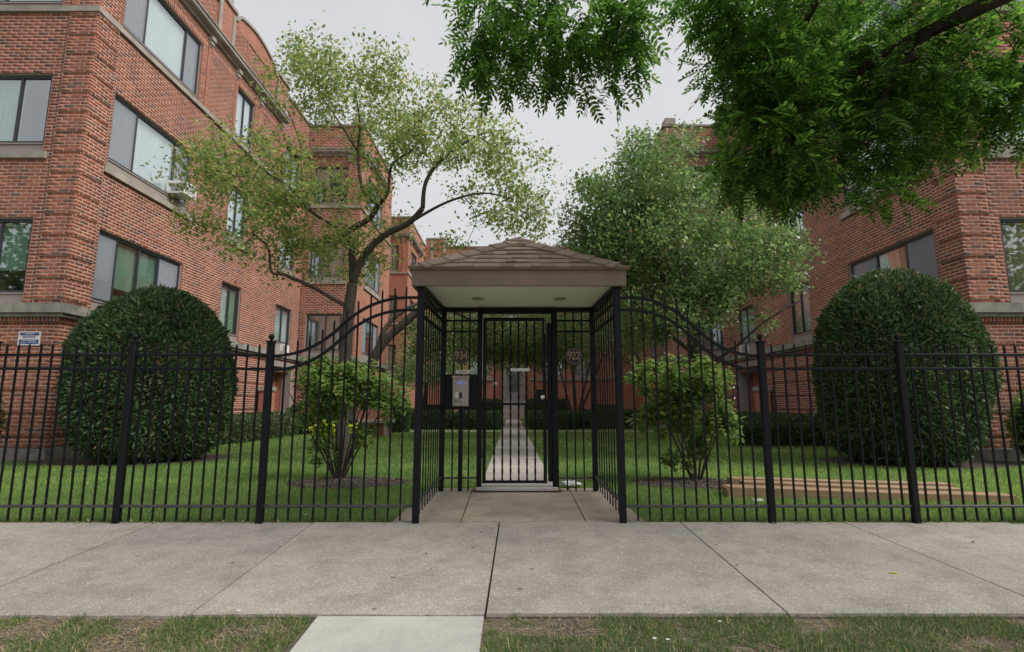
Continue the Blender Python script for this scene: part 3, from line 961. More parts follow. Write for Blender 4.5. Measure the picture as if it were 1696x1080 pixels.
# ------------------------------------------------------------------ the rear building closing the court
rear = thing('apartment_building', 'brick building with steps and door closing the far end of the court', 'building', (.1, 44, 0))
def f_rear(u, z, n): return (u, 44 - n, z)
ops = [(-.75, .95, 1.5, 4.2)] + [(x, x + 1.8, a, b_) for x in (-6.4, -3.6, 2.4, 5.2) for a, b_ in (F1, F2, F3)] + [(-.7, .9, *F2), (-.7, .9, *F3)]
m = MB(); backing(m, f_rear, -11, 11.2, 0, 14.4, ops); m.build('wall', M['fbrick'], rear)
each_reveal(rear, f_rear, ops)
for x in (-6.4, -3.6, 2.4, 5.2):
    for k, FZ in enumerate((F1, F2, F3)): window(rear, f_rear, x, x + 1.8, *FZ, [.5], [('white',), ('green',)], sill=k == 1)
for FZ in (F2, F3): window(rear, f_rear, -.7, .9, *FZ, [.5], [('white',), None], sill=FZ is F2)
stones(rear, 'ledge_stone', f_rear, -7.2, 7.5, 3.13, 3.34, -.05, .14, 1.4) if False else None
stones(rear, 'ledge_stone', f_rear, -7.2, -1.3, 3.13, 3.34, -.05, .14, 1.4); stones(rear, 'ledge_stone', f_rear, 1.5, 7.5, 3.13, 3.34, -.05, .14, 1.4)
stones(rear, 'plinth_stone', f_rear, -7.2, -1.3, -.1, .55, -.05, .1, 1.4); stones(rear, 'plinth_stone', f_rear, 1.5, 7.5, -.1, .55, -.05, .1, 1.4)
stones(rear, 'cornice_stone', f_rear, -7.2, 7.5, 12.95, 13.2, -.05, .28, 1.6, 'stone')
stones(rear, 'coping_stone', f_rear, -7.3, -5.6, 15.1, 15.22, -.3, .08, 1.2); stones(rear, 'coping_stone', f_rear, -5.6, 5.8, 14.4, 14.5, -.3, .08, 1.2); stones(rear, 'coping_stone', f_rear, 5.8, 7.5, 15.1, 15.22, -.3, .08, 1.2)
for a in (-7.3, 5.8): fbox(MB(), f_rear, a, a + 1.7, 13.2, 15.1, -.3, .03).build('parapet_pier', M['fbrick'], rear)
for a in (-6.9, -5.85, 6.0, 7.2): fbox(MB(), f_rear, a, a + .2, 13.2, 15.0, .03, .08).build('stone_strip', M['stone'], rear)
e = MB(); fbox(e, f_rear, -.85, -.45, 1.3, 4.2, -.2, .25); fbox(e, f_rear, .65, 1.05, 1.3, 4.2, -.2, .25); fbox(e, f_rear, -.95, 1.15, 4.2, 4.5, -.2, .35); e.build('door_surround', M['stone_w'], rear)
dr = fbox(MB(), f_rear, -.45, .65, 1.5, 4.2, -.14, -.08).build('door', M['blind'], rear)
fbox(MB(), f_rear, -.28, .48, 2.2, 3.75, -.08, -.06).build('pane', M['glass'], dr)
for i in range(9):
    MB().box(-.95, 1.15, 41.1 + i * .32, 43.95, .09 + i * .155, .09 + (i + 1) * .155, .012).build('step', M['path'], rear)
MB().box(-11, 11.2, 44.05, 60, 13.3, 13.4).build('roof', M['stone_w'], rear)
#@@GATE
# ------------------------------------------------------------------ iron fences
BAR, RAIL, POST = .0165, .028, .066
R1, R2, RB, PTOP = 1.726, 1.577, .165, 1.843
XPL, XPR = CX - 1.065, CX + 1.065


def shared_obj(name, me, parent, loc):
    return link(bpy.data.objects.new(name, me), parent, loc)


def ball_post(parent, x):
    p = MB().box(x - POST / 2, x + POST / 2, YF - POST / 2, YF + POST / 2, -.1, 1.86, .006).build('post', M['iron'], parent)
    MB().box(x - POST / 2 - .009, x + POST / 2 + .009, YF - POST / 2 - .009, YF + POST / 2 + .009, 1.855, 1.875, .004).build('post_cap', M['iron'], p)
    MB().lathe([(.012, 0), (.015, .012), (.013, .02), (.026, .032), (.032, .05), (.026, .068), (.010, .078)], (x, YF, 1.874), 12).build('ball_finial', M['iron'], p, True)


def rise(t):
    t = min(1, max(0, t))
    return .5 * (2 * t) ** 2.4 if t < .5 else 1 - .5 * (2 * (1 - t)) ** 2.4


def fence(sgn, label):
    root = thing('iron_fence', label, 'fence', (sgn * 4, YF, 0))
    x_end = XPL if sgn < 0 else XPR
    posts = [-2.59, -4.06, -5.55, -7.05, -8.6] if sgn < 0 else [2.67, 4.15, 5.66, 7.2, 8.7]
    for x in posts: ball_post(root, x)
    bar_cache = {}

    def picket(x, zt):
        key = round(zt, 3)
        if key not in bar_cache:
            m = MB(); h = BAR / 2; z0 = .02
            m.add([(-h, -h, z0), (h, -h, z0), (h, h, z0), (-h, h, z0), (-h, -h, zt - .02), (h, -h, zt - .02), (h, h, zt - .02), (-h, h, zt - .02), (-.003, -.003, zt), (.003, -.003, zt), (.003, .003, zt), (-.003, .003, zt)],
                  [(0, 3, 2, 1), (0, 1, 5, 4), (1, 2, 6, 5), (2, 3, 7, 6), (3, 0, 4, 7), (4, 5, 9, 8), (5, 6, 10, 9), (6, 7, 11, 10), (7, 4, 8, 11), (8, 9, 10, 11)])
            bar_cache[key] = m.mesh('picket', M['iron'])
        o = shared_obj('picket', bar_cache[key], root, (x, YF, 0))
        o.rotation_euler = (random.uniform(-.004, .004), random.uniform(-.003, .003), 0)

    for a, b_ in zip(posts, posts[1:]):
        d = math.copysign(POST / 2, b_ - a)
        for z, mt in ((R1, 'iron'), (R2, 'iron'), (RB, 'ironworn')):
            MB().box(*sorted((a + d, b_ - d)), YF - .016, YF + .016, z - RAIL / 2, z + RAIL / 2, .005).build('rail', M[mt], root)
        n = 11
        for i in range(1, n + 1):
            picket(a + (b_ - a) * i / (n + 1), PTOP)
    # swept panel up to the shelter
    a, b_ = posts[0], x_end
    s = math.copysign(1, b_ - a)
    a2, b2 = a + s * POST / 2, b_ - s * POST / 2
    K = 36
    for off in (0, R2 - R1):
        m = MB()
        P = []
        for i in range(K + 1):
            t = i / K
            x = a2 + (b2 - a2) * t
            P.append((x, R1 - .012 + off + (2.352 - R1 + .012 + (.012 if off else 0)) * rise(t + .04)))
        h = RAIL / 2
        ring = []
        for i, (x, z) in enumerate(P):
            p0, p1 = P[max(0, i - 1)], P[min(K, i + 1)]
            d = Vector((p1[0] - p0[0], p1[1] - p0[1])).normalized()
            nx, nz = -d.y * h, d.x * h
            ring.append([(x - nx, YF - h, z - nz), (x + nx, YF - h, z + nz), (x + nx, YF + h, z + nz), (x - nx, YF + h, z - nz)])
        for r0, r1 in zip(ring, ring[1:]):
            m.hexa([r0[0], r1[0], r1[3], r0[3], r0[1], r1[1], r1[2], r0[2]])
        m.build('swept_rail', M['iron'], root)
    MB().box(*sorted((a2, b2)), YF - .016, YF + .016, RB - RAIL / 2, RB + RAIL / 2, .005).build('rail', M['ironworn'], root)
    n = 11
    for i in range(1, n + 1):
        t = i / (n + 1)
        x = a2 + (b2 - a2) * t
        picket(x, max(PTOP, R1 + (2.352 - R1) * rise(t + .04) + .125))
    return root


fence(-1, 'black iron picket fence sweeping up to the shelter on its left')
fence(1, 'black iron picket fence sweeping up to the shelter on its right')

# ------------------------------------------------------------------ gate shelter
gs = thing('gate_shelter', 'brown shingled roof on black iron posts and barred panels around the gate', 'shelter', (CX, 6.48, 0))
ZB = gz(YB) + .005
XL, XR = CX - 1.005, CX + 1.02
for x, y, z0 in ((XPL, YF, -.02), (XPR, YF, -.02), (XL, YB, ZB), (XR, YB, ZB)):
    MB().box(x - .034, x + .034, y - .034, y + .034, z0, 2.53, .005).build('post', M['iron'], gs)
ZC = 2.52                       # soffit
GL, GR = -.435, .575            # gate jambs
# side panels
for xf, xb in ((XPL, XL), (XPR, XR)):
    def sx(y): return xf + (xb - xf) * (y - YF) / (YB - YF)
    for z, w, mt in ((2.32, .028, 'iron'), (2.165, .028, 'iron'), (1.17, .06, 'iron'), (.20, .03, 'ironworn'), (2.49, .05, 'iron')):
        zz = z
        m = MB().beam((sx(YF + .034), YF + .034, zz), (sx(YB - .034), YB - .034, zz + (.06 if z < .5 else 0)), .03, w)
        m.build('rail', M[mt], gs)
    n = 9
    for i in range(1, n + 1):
        y = YF + .034 + (YB - YF - .068) * i / (n + 1)
        x = sx(y)
        z0 = gz(y) + (.05)
        MB().box(x - .0065, x + .0065, y - .0065, y + .0065, z0, 2.5).build('bar', M['iron'], gs)
# back wall: jambs, head, two side lights of bars
MB().box(GL - .033, GL + .033, YB - .03, YB + .03, ZB, 2.515, .005).build('jamb', M['iron'], gs)
MB().box(GR - .04, GR + .04, YB - .03, YB + .03, ZB, 2.515, .005).build('jamb', M['iron'], gs)
MB().box(GR - .10, GR - .041, YB - .012, YB + .012, .2, 2.30, .004).build('latch_plate', M['iron'], gs)
for x in (GL, GR):
    MB().lathe([(.085, 0), (.08, .012), (.05, .02)], (x, YB, ZB + .002), 18).build('base_flange', M['rust'], gs, True)
MB().box(GL + .033, GR - .04, YB - .028, YB + .028, 2.43, 2.512).build('head', M['iron'], gs)
for x0, x1, side in ((XL + .034, GL - .033, 'l'), (GR + .04, XR - .034, 'r')):
    MB().box(x0, x1, YB - .02, YB + .02, 2.465, 2.512).build('rail', M['iron'], gs)
    for z in (2.335, 2.185): MB().box(x0, x1, YB - .013, YB + .013, z - .012, z + .012).build('rail', M['iron'], gs)
    MB().box(x0, x1, YB - .013, YB + .013, .235, .258).build('rail', M['ironworn'], gs)
    n = 3
    for i in range(1, n + 1):
        x = x0 + (x1 - x0) * i / (n + 1)
        if side == 'l' and i == 2:
            MB().box(x - .028, x + .028, YB - .028, YB + .028, ZB, 1.16).build('pedestal_post', M['iron'], gs)
            MB().box(x - .0095, x + .0095, YB - .0095, YB + .0095, 1.5, 2.465).build('bar', M['iron'], gs)
        elif side == 'l':
            MB().box(x - .0095, x + .0095, YB - .0095, YB + .0095, ZB, 1.16).build('bar', M['iron'], gs)
            MB().box(x - .0095, x + .0095, YB - .0095, YB + .0095, 1.6, 2.465).build('bar', M['iron'], gs)
        else:
            MB().box(x - .0095, x + .0095, YB - .0095, YB + .0095, ZB, 2.465).build('bar', M['iron'], gs)
    MB().box(x0, x1, YB + .015, YB + .019, .3 if side == 'r' else 1.62, 2.172).build('clear_panel', M['panel'] if 'panel' in M else M['glass'], gs) if False else None
# gate leaf
G0, G1 = GL + .045, GR - .115
gt = MB().box(G0, G0 + .045, YB - .024, YB + .024, .178, 2.375, .004).box(G1 - .045, G1, YB - .024, YB + .024, .178, 2.375, .004).box(G0 + .045, G1 - .045, YB - .023, YB + .023, 2.33, 2.374).box(G0 + .045, G1 - .045, YB - .02, YB + .02, .18, .215).box(G0 + .045, G1 - .045, YB - .018, YB + .018, 1.19, 1.222).build('gate', M['iron'], gs)
tag(gt, 'barred iron gate leaf between the jambs')
n = 6
tw = MB()
L = 2.12
for z in range(0, 54):                     # twisted square bar
    pass
h = .0105
V, F = [], []
KZ = 50
for k in range(KZ + 1):
    a = k * .55
    z = .21 + L * k / KZ
    for q in range(4):
        V.append((h * 1.3 * math.cos(a + q * math.pi / 2), h * 1.3 * math.sin(a + q * math.pi / 2), z))
for k in range(KZ):
    for q in range(4):
        F.append((k * 4 + q, k * 4 + (q + 1) % 4, k * 4 + 4 + (q + 1) % 4, k * 4 + 4 + q))
tw.add(V, F)
tm = tw.mesh('twisted_bar', M['iron'])
for i in range(1, n + 1):
    shared_obj('twisted_bar', tm, gt, (G0 + .045 + (G1 - G0 - .09) * i / (n + 1), YB, 0))
MB().box(G1 - .135, G1 - .03, YB - .035, YB + .03, 1.20, 1.40, .004).build('lock_box', M['iron'], gt)
MB().lathe([(.034, 0), (.034, .01), (.02, .014), (.017, .03), (.030, .042), (.033, .058), (.024, .07)], (G1 - .055, YB - .036, 1.295), 16, 'y').build('knob', M['chrome'], gt, True)
for z in (.5, 1.9): MB().lathe([(.011, 0), (.011, .12)], (GL + .04, YB - .02, z), 8).build('hinge', M['ironworn'], gt)
MB().box(-.02, .235, YB - .030, YB - .022, 1.642, 1.684).build('gate_label', M['white'], gt)
# house-number plaques
def plaque(x, txt):
    p = MB().lathe([(.112, 0), (.112, .008), (.104, .012)], (x, YB - .02, 1.845), 28, 'y').build('number_plaque', M['black'], gs)
    m = MB()
    for k in range(40):
        a0, a1 = 2 * math.pi * k / 40, 2 * math.pi * (k + 1) / 40
        r0, r1 = .098, .104
        y0 = YB - .0335
        m.quad((x + r0 * math.cos(a0), y0, 1.845 + r0 * math.sin(a0)), (x + r1 * math.cos(a0), y0, 1.845 + r1 * math.sin(a0)), (x + r1 * math.cos(a1), y0, 1.845 + r1 * math.sin(a1)), (x + r0 * math.cos(a1), y0, 1.845 + r0 * math.sin(a1)))
    m.build('plaque_rim', M['gold'], p)
    cu = bpy.data.curves.new('numerals', 'FONT')
    cu.body = txt; cu.size = .135; cu.align_x = 'CENTER'; cu.align_y = 'CENTER'; cu.extrude = .003; cu.offset = .0015
    cu.space_character = .92
    cu.materials.append(M['gold'])
    t0_ = bpy.data.objects.new('numerals_curve', cu); COL.objects.link(t0_); bpy.context.view_layer.update()
    me = bpy.data.meshes.new_from_object(t0_.evaluated_get(bpy.context.evaluated_depsgraph_get())); bpy.data.objects.remove(t0_)
    t = bpy.data.objects.new('numerals', me)
    link(t, p, (x, YB - .036, 1.848))
    t.rotation_euler = (math.pi / 2, 0, 0)
    t.scale = (.9, 1.12, 1)
plaque(-.685, '934')
plaque(.835, '922')
MB().box(-.755, -.565, YB - .024, YB - .018, 1.615, 1.655).build('name_strip', M['white'], gs)
MB().box(-.715, -.60, YB - .0255, YB - .0245, 1.63, 1.64).build('strip_print', M['black'], gs)
# intercom
ip = MB().box(XL + .035, GL - .034, YB - .018, YB + .012, 1.135, 1.60).build('intercom_backplate', M['iron'], gs)
ib = MB()
x0, x1 = -.79, -.575
ib.box(x0, x1, YB - .075, YB - .019, 1.175, 1.555, .006)
ic = ib.build('intercom', M['steel'], gs)
tag(ic, 'steel entry intercom with blue display')
MB().box(x0 + .012, x1 - .012, YB - .078, YB - .0745, 1.19, 1.535).build('face_plate', M['steel'], ic)
MB().hexa([(x0 - .006, YB - .10, 1.545), (x1 + .006, YB - .10, 1.545), (x1 + .006, YB - .02, 1.56), (x0 - .006, YB - .02, 1.56), (x0 - .006, YB - .10, 1.565), (x1 + .006, YB - .10, 1.565), (x1 + .006, YB - .02, 1.585), (x0 - .006, YB - .02, 1.585)]).build('visor', M['fixture'], ic)
MB().box(x0 + .05, x0 + .155, YB - .081, YB - .0775, 1.468, 1.502).build('display', M['screen'], ic)
for i in range(7): MB().box(x0 + .062 + i * .012, x0 + .070 + i * .012, YB - .0825, YB - .0808, 1.478, 1.492).build('display_mark', M['white'] if i % 3 else M['blue'], ic)
MB().box(x0 + .036, x0 + .078, YB - .083, YB - .0775, 1.285, 1.362).build('name_card', M['white'], ic)
kp = MB().box(x0 + .088, x0 + .126, YB - .083, YB - .0775, 1.28, 1.358).build('keypad', M['black'], ic)
for r_ in range(4):
    for c_ in range(3): MB().box(x0 + .0905 + c_ * .0115, x0 + .0985 + c_ * .0115, YB - .0855, YB - .0825, 1.287 + r_ * .017, 1.299 + r_ * .017).build('key', M['ironworn'], kp)
MB().lathe([(.009, 0), (.009, .004)], (x0 + .035, YB - .0775, 1.245), 10, 'y').build('speaker_hole', M['black'], ic)
MB().box(x0 + .022, x0 + .072, YB - .080, YB - .0775, 1.238, 1.25).build('badge', M['black'], ic)
MB().lathe([(.011, 0), (.011, .004)], (x0 + .105, YB - .0775, 1.235), 10, 'y').build('lock_cylinder', M['black'], ic)
# white conduit beside the gate
MB().box(GL + .0335, GL + .042, YB - .03, YB - .02, 1.58, 2.40).build('conduit', M['blind'], gs)
MB().box(GR - .135, GR - .127, YB - .03, YB - .02, 2.15, 2.40).build('conduit', M['blind'], gs)
# roof: fascia boards, soffit with fixtures, shingled pyramid
RX0, RX1, RY0, RY1 = CX - 1.155, CX + 1.155, 5.62, 7.345
ZE0, ZE1, ZP = 2.462, 2.645, 3.235
t = .04
MB().box(RX0, RX1, RY0, RY0 + t, ZE0, ZE1, .004).build('fascia', M['fascia'], gs)
MB().box(RX0, RX1, RY1 - t, RY1, ZE0, ZE1, .004).build('fascia', M['fascia'], gs)
for xa in (RX0, RX1 - t): MB().box(xa, xa + t, RY0 + t + .001, RY1 - t - .001, ZE0, ZE1, .004).build('fascia', M['fascia'], gs)
sf = MB().box(RX0 + t, RX1 - t, RY0 + t, RY1 - t, ZC + .003, ZC + .03).build('soffit', M['soffit'], gs)
for x in (CX - .50, CX + .53):
    MB().lathe([(.085, 0), (.08, -.012), (.055, -.016)], (x, 6.62, ZC + .003), 20).build('ceiling_light', M['fixture'], sf, True)
MB().box(CX - .05, CX + .05, 6.85, 6.90, ZC - .004, ZC + .002).build('ceiling_plate', M['white'], sf)
MB().box(CX - .14, CX + .13, 7.0, 7.1, ZC - .004, ZC + .002).build('ceiling_plate', M['soffit'], sf)
apex = Vector((CX, (RY0 + RY1) / 2, ZP))
ov = .03
cor = [Vector((RX0 - ov, RY0 - ov, ZE1 + .004)), Vector((RX1 + ov, RY0 - ov, ZE1 + .004)), Vector((RX1 + ov, RY1 + ov, ZE1 + .004)), Vector((RX0 - ov, RY1 + ov, ZE1 + .004))]
rf = MB()
low = [c - Vector((0, 0, .012)) for c in cor]
rf.add([*cor, apex - Vector((0, 0, .012)), *low], [(0, 1, 4), (1, 2, 4), (2, 3, 4), (3, 0, 4), (5, 6, 1, 0), (6, 7, 2, 1), (7, 8, 3, 2), (8, 5, 0, 3), (8, 7, 6, 5)])
roof_o = rf.build('roof', M['fascia'], gs)
NC = 7
for s in range(4):
    a, b_ = cor[s], cor[(s + 1) % 4]
    mid = (a + b_) / 2
    up = apex - mid
    nrm = (b_ - a).cross(up).normalized()
    if nrm.z < 0: nrm = -nrm
    ax = (b_ - a).normalized(); Lh = (b_ - a).length / 2
    for c in range(NC):
        f0, f1 = c / NC - .004, min(1, (c + 1) / NC + .05)
        w0, w1 = Lh * (1 - max(0, f0)), Lh * (1 - f1)
        u = -w0 - random.uniform(0, .2)
        while u < w0:
            wd = random.choice((.115, .15, .15, .19))
            ua, ub = max(u, -w0) + .0015, min(u + wd, w0) - .0015
            u += wd
            if ub - ua < .02: continue
            tl, tr = max(ua, -w1), min(ub, w1)
            if tl > tr: tl = tr = max(-w1, min(w1, (ua + ub) / 2))
            th = random.choice((.007, .007, .014))
            dr = random.choice((0, 0, -.008)) if c else 0
            p = [mid + ax * ua + up * (f0 + dr) + nrm * .002, mid + ax * ub + up * (f0 + dr) + nrm * .002, mid + ax * tr + up * f1 + nrm * .001, mid + ax * tl + up * f1 + nrm * .001]
            q = [p[0] + nrm * (.012 + th), p[1] + nrm * (.012 + th), p[2] + nrm * .004, p[3] + nrm * .004]
            MB().hexa(p + q).build('shingle', M['shingle'], roof_o)
for s in range(4):                          # hip caps
    a = cor[s]
    d = apex - a
    sidev = d.cross(Vector((0, 0, 1))).normalized()
    K = 7
    for k in range(K):
        f0, f1 = k / K - .01, (k + 1) / K + .05
        p0, p1 = a + d * max(f0, .075) , a + d * min(f1, 1.0)
        w = .165
        drop = Vector((0, 0, -.079)); lift = Vector((0, 0, .034 + .006)); lift1 = Vector((0, 0, .022))
        m = MB()
        e = [p0 + lift - sidev * w + drop, p0 + lift, p0 + lift + sidev * w + drop]
        g_ = [p1 + lift1 - sidev * w + drop, p1 + lift1, p1 + lift1 + sidev * w + drop]
        dn = Vector((0, 0, -.02))
        m.hexa([e[0] + dn, e[1] + dn, g_[1] + dn, g_[0] + dn, e[0], e[1], g_[1], g_[0]])
        m.hexa([e[1] + dn, e[2] + dn, g_[2] + dn, g_[1] + dn, e[1], e[2], g_[2], g_[1]])
        m.build('hip_cap', M['shingle'], roof_o)
m = MB(); w = .17
zt = apex + Vector((0, 0, .035))
ringp = [zt + Vector((w * sx_, .13 * sy_, -.075)) for sx_, sy_ in ((-1, -1), (1, -1), (1, 1), (-1, 1))]
m.add([*ringp, zt + Vector((0, 0, .012)), *[p - Vector((0, 0, .015)) for p in ringp]], [(0, 1, 4), (1, 2, 4), (2, 3, 4), (3, 0, 4), (5, 6, 1, 0), (6, 7, 2, 1), (7, 8, 3, 2), (8, 5, 0, 3)])
m.build('peak_cap', M['shingle'], roof_o)

# ------------------------------------------------------------------ small things
def cardboard(label, p, q, w, h, z, bow=0.0, flap=True):
    p, q = Vector((*p, 0)), Vector((*q, 0))
    root = thing('cardboard_box', label, 'box', ((p.x + q.x) / 2, (p.y + q.y) / 2, z), 'long cardboard boxes on the lawn')
    d = (q - p).normalized(); s = Vector((-d.y, d.x, 0)) * (w / 2)
    K = 10; m = MB()
    L = (q - p).length
    def ring(t):
        c = p + (q - p) * t
        zz = z + bow * 4 * t * (1 - t) - .02 * t
        o = s * (1 + .03 * math.sin(9 * t))
        hh = h * (1 - .30 * t + .04 * math.sin(7 * t + 1))
        return [c - o + Vector((0, 0, zz)), c + o + Vector((0, 0, zz)), c + o + Vector((0, 0, zz + hh)), c - o + Vector((0, 0, zz + hh))]
    rs = [ring(k / K) for k in range(K + 1)]
    for r0, r1 in zip(rs, rs[1:]):
        for k in range(4):
            m.quad(r0[k], r1[k], r1[(k + 1) % 4], r0[(k + 1) % 4])
    m.quad(*rs[0]); m.quad(*rs[-1][::-1])
    m.build('carton', M['cardboard'], root)
    # lid seam with tape along the front face and flap edges at the end
    t_ = MB()
    for r0, r1 in zip(rs, rs[1:]):
        f = .46
        a0, a1 = r0[0].lerp(r0[3], f), r1[0].lerp(r1[3], f); b0, b1 = r0[0].lerp(r0[3], f + .05), r1[0].lerp(r1[3], f + .05)
        o = -s.normalized() * .003
        t_.quad(a0 + o, a1 + o, b1 + o, b0 + o)
    t_.build('lid_edge', M['tape'], root)
    if flap:
        r = rs[0]; e = -d * .03
        MB().hexa([r[0] + e * .2, r[1] + e * .2, r[1], r[0], r[0].lerp(r[3], .92) + e, r[1].lerp(r[2], .92) + e, r[1].lerp(r[2], .92), r[0].lerp(r[3], .92)]).build('end_flap', M['cardboard'], root)
    for t in (.18, .5, .82):
        r0, r1 = ring(t), ring(t + .018)
        o = Vector((0, 0, .002))
        MB().quad(r0[3] + o, r1[3] + o, r1[2] + o, r0[2] + o).build('tape', M['tape'], root)


cardboard('longest tan cardboard box lying nearest the fence on the right lawn', (2.72, 7.02), (6.02, 6.72), .26, .125, .05)
cardboard('tan cardboard box lying second from the fence on the lawn, its end beyond a picket', (3.05, 7.34), (5.75, 7.12), .22, .13, .06, .0, False)
cardboard('thin tan cardboard box farthest from the fence in the row of boxes', (3.0, 7.62), (5.9, 7.45), .20, .13, .07, .006, False)

def crumple(name, label, c, r, mat, cat, flat=.45):
    m = MB(); n, k = 14, 7
    V = []
    for i in range(k + 1):
        for j in range(n):
            th, ph = math.pi * i / k, 2 * math.pi * j / n
            rr = r * (1 + random.uniform(-.32, .32))
            V.append((c[0] + rr * 1.5 * math.sin(th) * math.cos(ph), c[1] + rr * math.sin(th) * math.sin(ph), c[2] + rr * flat * math.cos(th)))
    F = [(i * n + j, i * n + (j + 1) % n, (i + 1) * n + (j + 1) % n, (i + 1) * n + j) for i in range(k) for j in range(n)]
    m.add(V, F)
    tag(m.build(name, mat), label, cat)
crumple('plastic_bag', 'crumpled white plastic bag on the grass behind the right gate panel', (.80, 7.55, .13), .085, M['white'], 'bag')
crumple('paper_scrap', 'white paper scrap on the lawn in front of the cardboard boxes', (2.93, 6.62, .07), .04, M['white'], 'paper')
for q, (px, py) in enumerate(((395, 1018), (1084, 1060), (1106, 1062), (1192, 1032))):
    v = (540 - py) / 886; tt = (-.1 - CAM_H) / (math.sin(PITCH) + v * math.cos(PITCH))
    X, Yy = (px - 848) / 886 * tt, (math.cos(PITCH) - v * math.sin(PITCH)) * tt
    lab = ('white litter scrap at the kerb side of the sidewalk on the left', 'pale litter scrap in the parkway grass right of the concrete strip', 'smaller pale litter scrap beside another in the parkway grass', 'white litter scrap by the sidewalk edge under the right fence')[q]
    crumple('litter', lab, (X, Yy, -.09 if q else -.075), .0075, M['white'], 'litter', .5)


def fallen_leaf(px, py, label, s, colr):
    v = (540 - py) / 886; dz = math.sin(PITCH) + v * math.cos(PITCH); dy = math.cos(PITCH) - v * math.sin(PITCH)
    z = -.03
    for _ in range(4):
        tt = (z - CAM_H) / dz; z = wz(dy * tt) + .004
    X, Yy = (px - 848) / 886 * tt, dy * tt
    a = random.uniform(0, 6)
    m = MB(); P = [(-1, 0), (-.4, .42), (.3, .4), (1, 0), (.3, -.4), (-.4, -.42)]
    m.add([(X + s * (u * math.cos(a) - w_ * math.sin(a)), Yy + s * (u * math.sin(a) + w_ * math.cos(a)), z + s * .35 * abs(w_) + s * .15 * u * u) for u, w_ in P], [(0, 1, 2, 3), (0, 3, 4, 5)])
    m.build('fallen_leaf', M[colr])
    o = bpy.data.objects[list(WT)[-1]]
    tag(o, label, 'leaf', 'fallen leaves on the sidewalk')
fallen_leaf(1480, 950, 'yellow green leaf fallen on the sidewalk right of the gate', .038, 'leaf_lime')
fallen_leaf(1220, 936, 'brown leaf fallen beside the sidewalk joint right of the gate', .018, 'leaf_dark')
fallen_leaf(706, 917, 'brown leaf fallen on the sidewalk left of the gate', .018, 'leaf_dark')
fallen_leaf(1612, 898, 'brown leaf fallen on the sidewalk below the right topiary', .024, 'leaf_dark')

lp = thing('garden_lamp', 'white globe lamp on a thin post beside the far path', 'lamp', (-.95, 30, .08))
MB().tube([(-.95, 30, .05), (-.95, 30, 2.16)], [.035, .03], 10).build('lamp_post', M['iron'], lp)
MB().lathe([(.05, -.16), (.10, -.12), (.15, -.04), (.155, .03), (.12, .11), (.05, .15)], (-.95, 30, 2.30), 18).build('globe', M['globe'], lp, True)

# planter bench with stone cap in the left garden
pb = thing('brick_planter', 'low orange brick planter with a stone cap in the left garden', 'planter', (-5.2, 19.5, .08))
MB().box(-5.75, -4.35, 19.3, 19.7, .05, 1.02).build('brick_body', M['fbrick'], pb)
MB().box(-5.85, -4.25, 19.05, 19.75, .55, .66, .01).build('stone_cap', M['stone'], pb)
for x in (-5.7, -4.5): MB().box(x, x + .12, 19.08, 19.29, .06, .55).build('leg', M['stone'], pb)
#@@VEG
# ------------------------------------------------------------------ plants
def unit(a): return a / np.maximum(np.linalg.norm(a, axis=-1, keepdims=True), 1e-9)
def rnd_dir(n): return unit(rng.normal(size=(n, 3)))


def leaf_mesh(P, D, N, L, W, fold=.18, six=False):
    D = unit(D); S = unit(np.cross(D, N)); N = np.cross(S, D)
    L = np.broadcast_to(L, len(P))[:, None]; W = np.broadcast_to(W, len(P))[:, None]
    if not six:
        V = np.stack([P, P + D * L * .45 + S * W / 2 + N * W * fold, P + D * L, P + D * L * .45 - S * W / 2 + N * W * fold], 1)
        F = np.arange(4 * len(P)).reshape(-1, 4)
    else:
        V = np.stack([P, P + D * L * .3 + S * W / 2 + N * W * fold, P + D * L * .68 + S * W * .40 + N * W * fold, P + D * L, P + D * L * .68 - S * W * .40 + N * W * fold, P + D * L * .3 - S * W / 2 + N * W * fold], 1)
        b = 6 * np.arange(len(P))[:, None, None]
        F = (np.array([[0, 1, 2, 3], [0, 3, 4, 5]])[None] + b).reshape(-1, 4)
    return V.reshape(-1, 3), F


class Blades:
    def __init__(s): s.V, s.F, s.n = [], [], 0
    def add(s, V, F):
        s.V.append(V); s.F.append(F + s.n); s.n += len(V)
    def build(s, name, mat, parent=None, kind='stuff'):
        return np_obj(name, np.concatenate(s.V), np.concatenate(s.F), mat, parent, kind)


def ell(c, r, n):
    p = rnd_dir(n) * (rng.random((n, 1)) ** (1 / 2.4))
    return np.asarray(c) + p * np.asarray(r)


def pads(c, r, n, k=4, pr=(.52, .52, .20)):
    """foliage pads: attractors gathered in flat clusters through an ellipsoid"""
    cs = ell(c, r, max(1, n // k))
    return np.concatenate([q + rnd_dir(k) * rng.random((k, 1)) * np.asarray(pr) for q in cs])


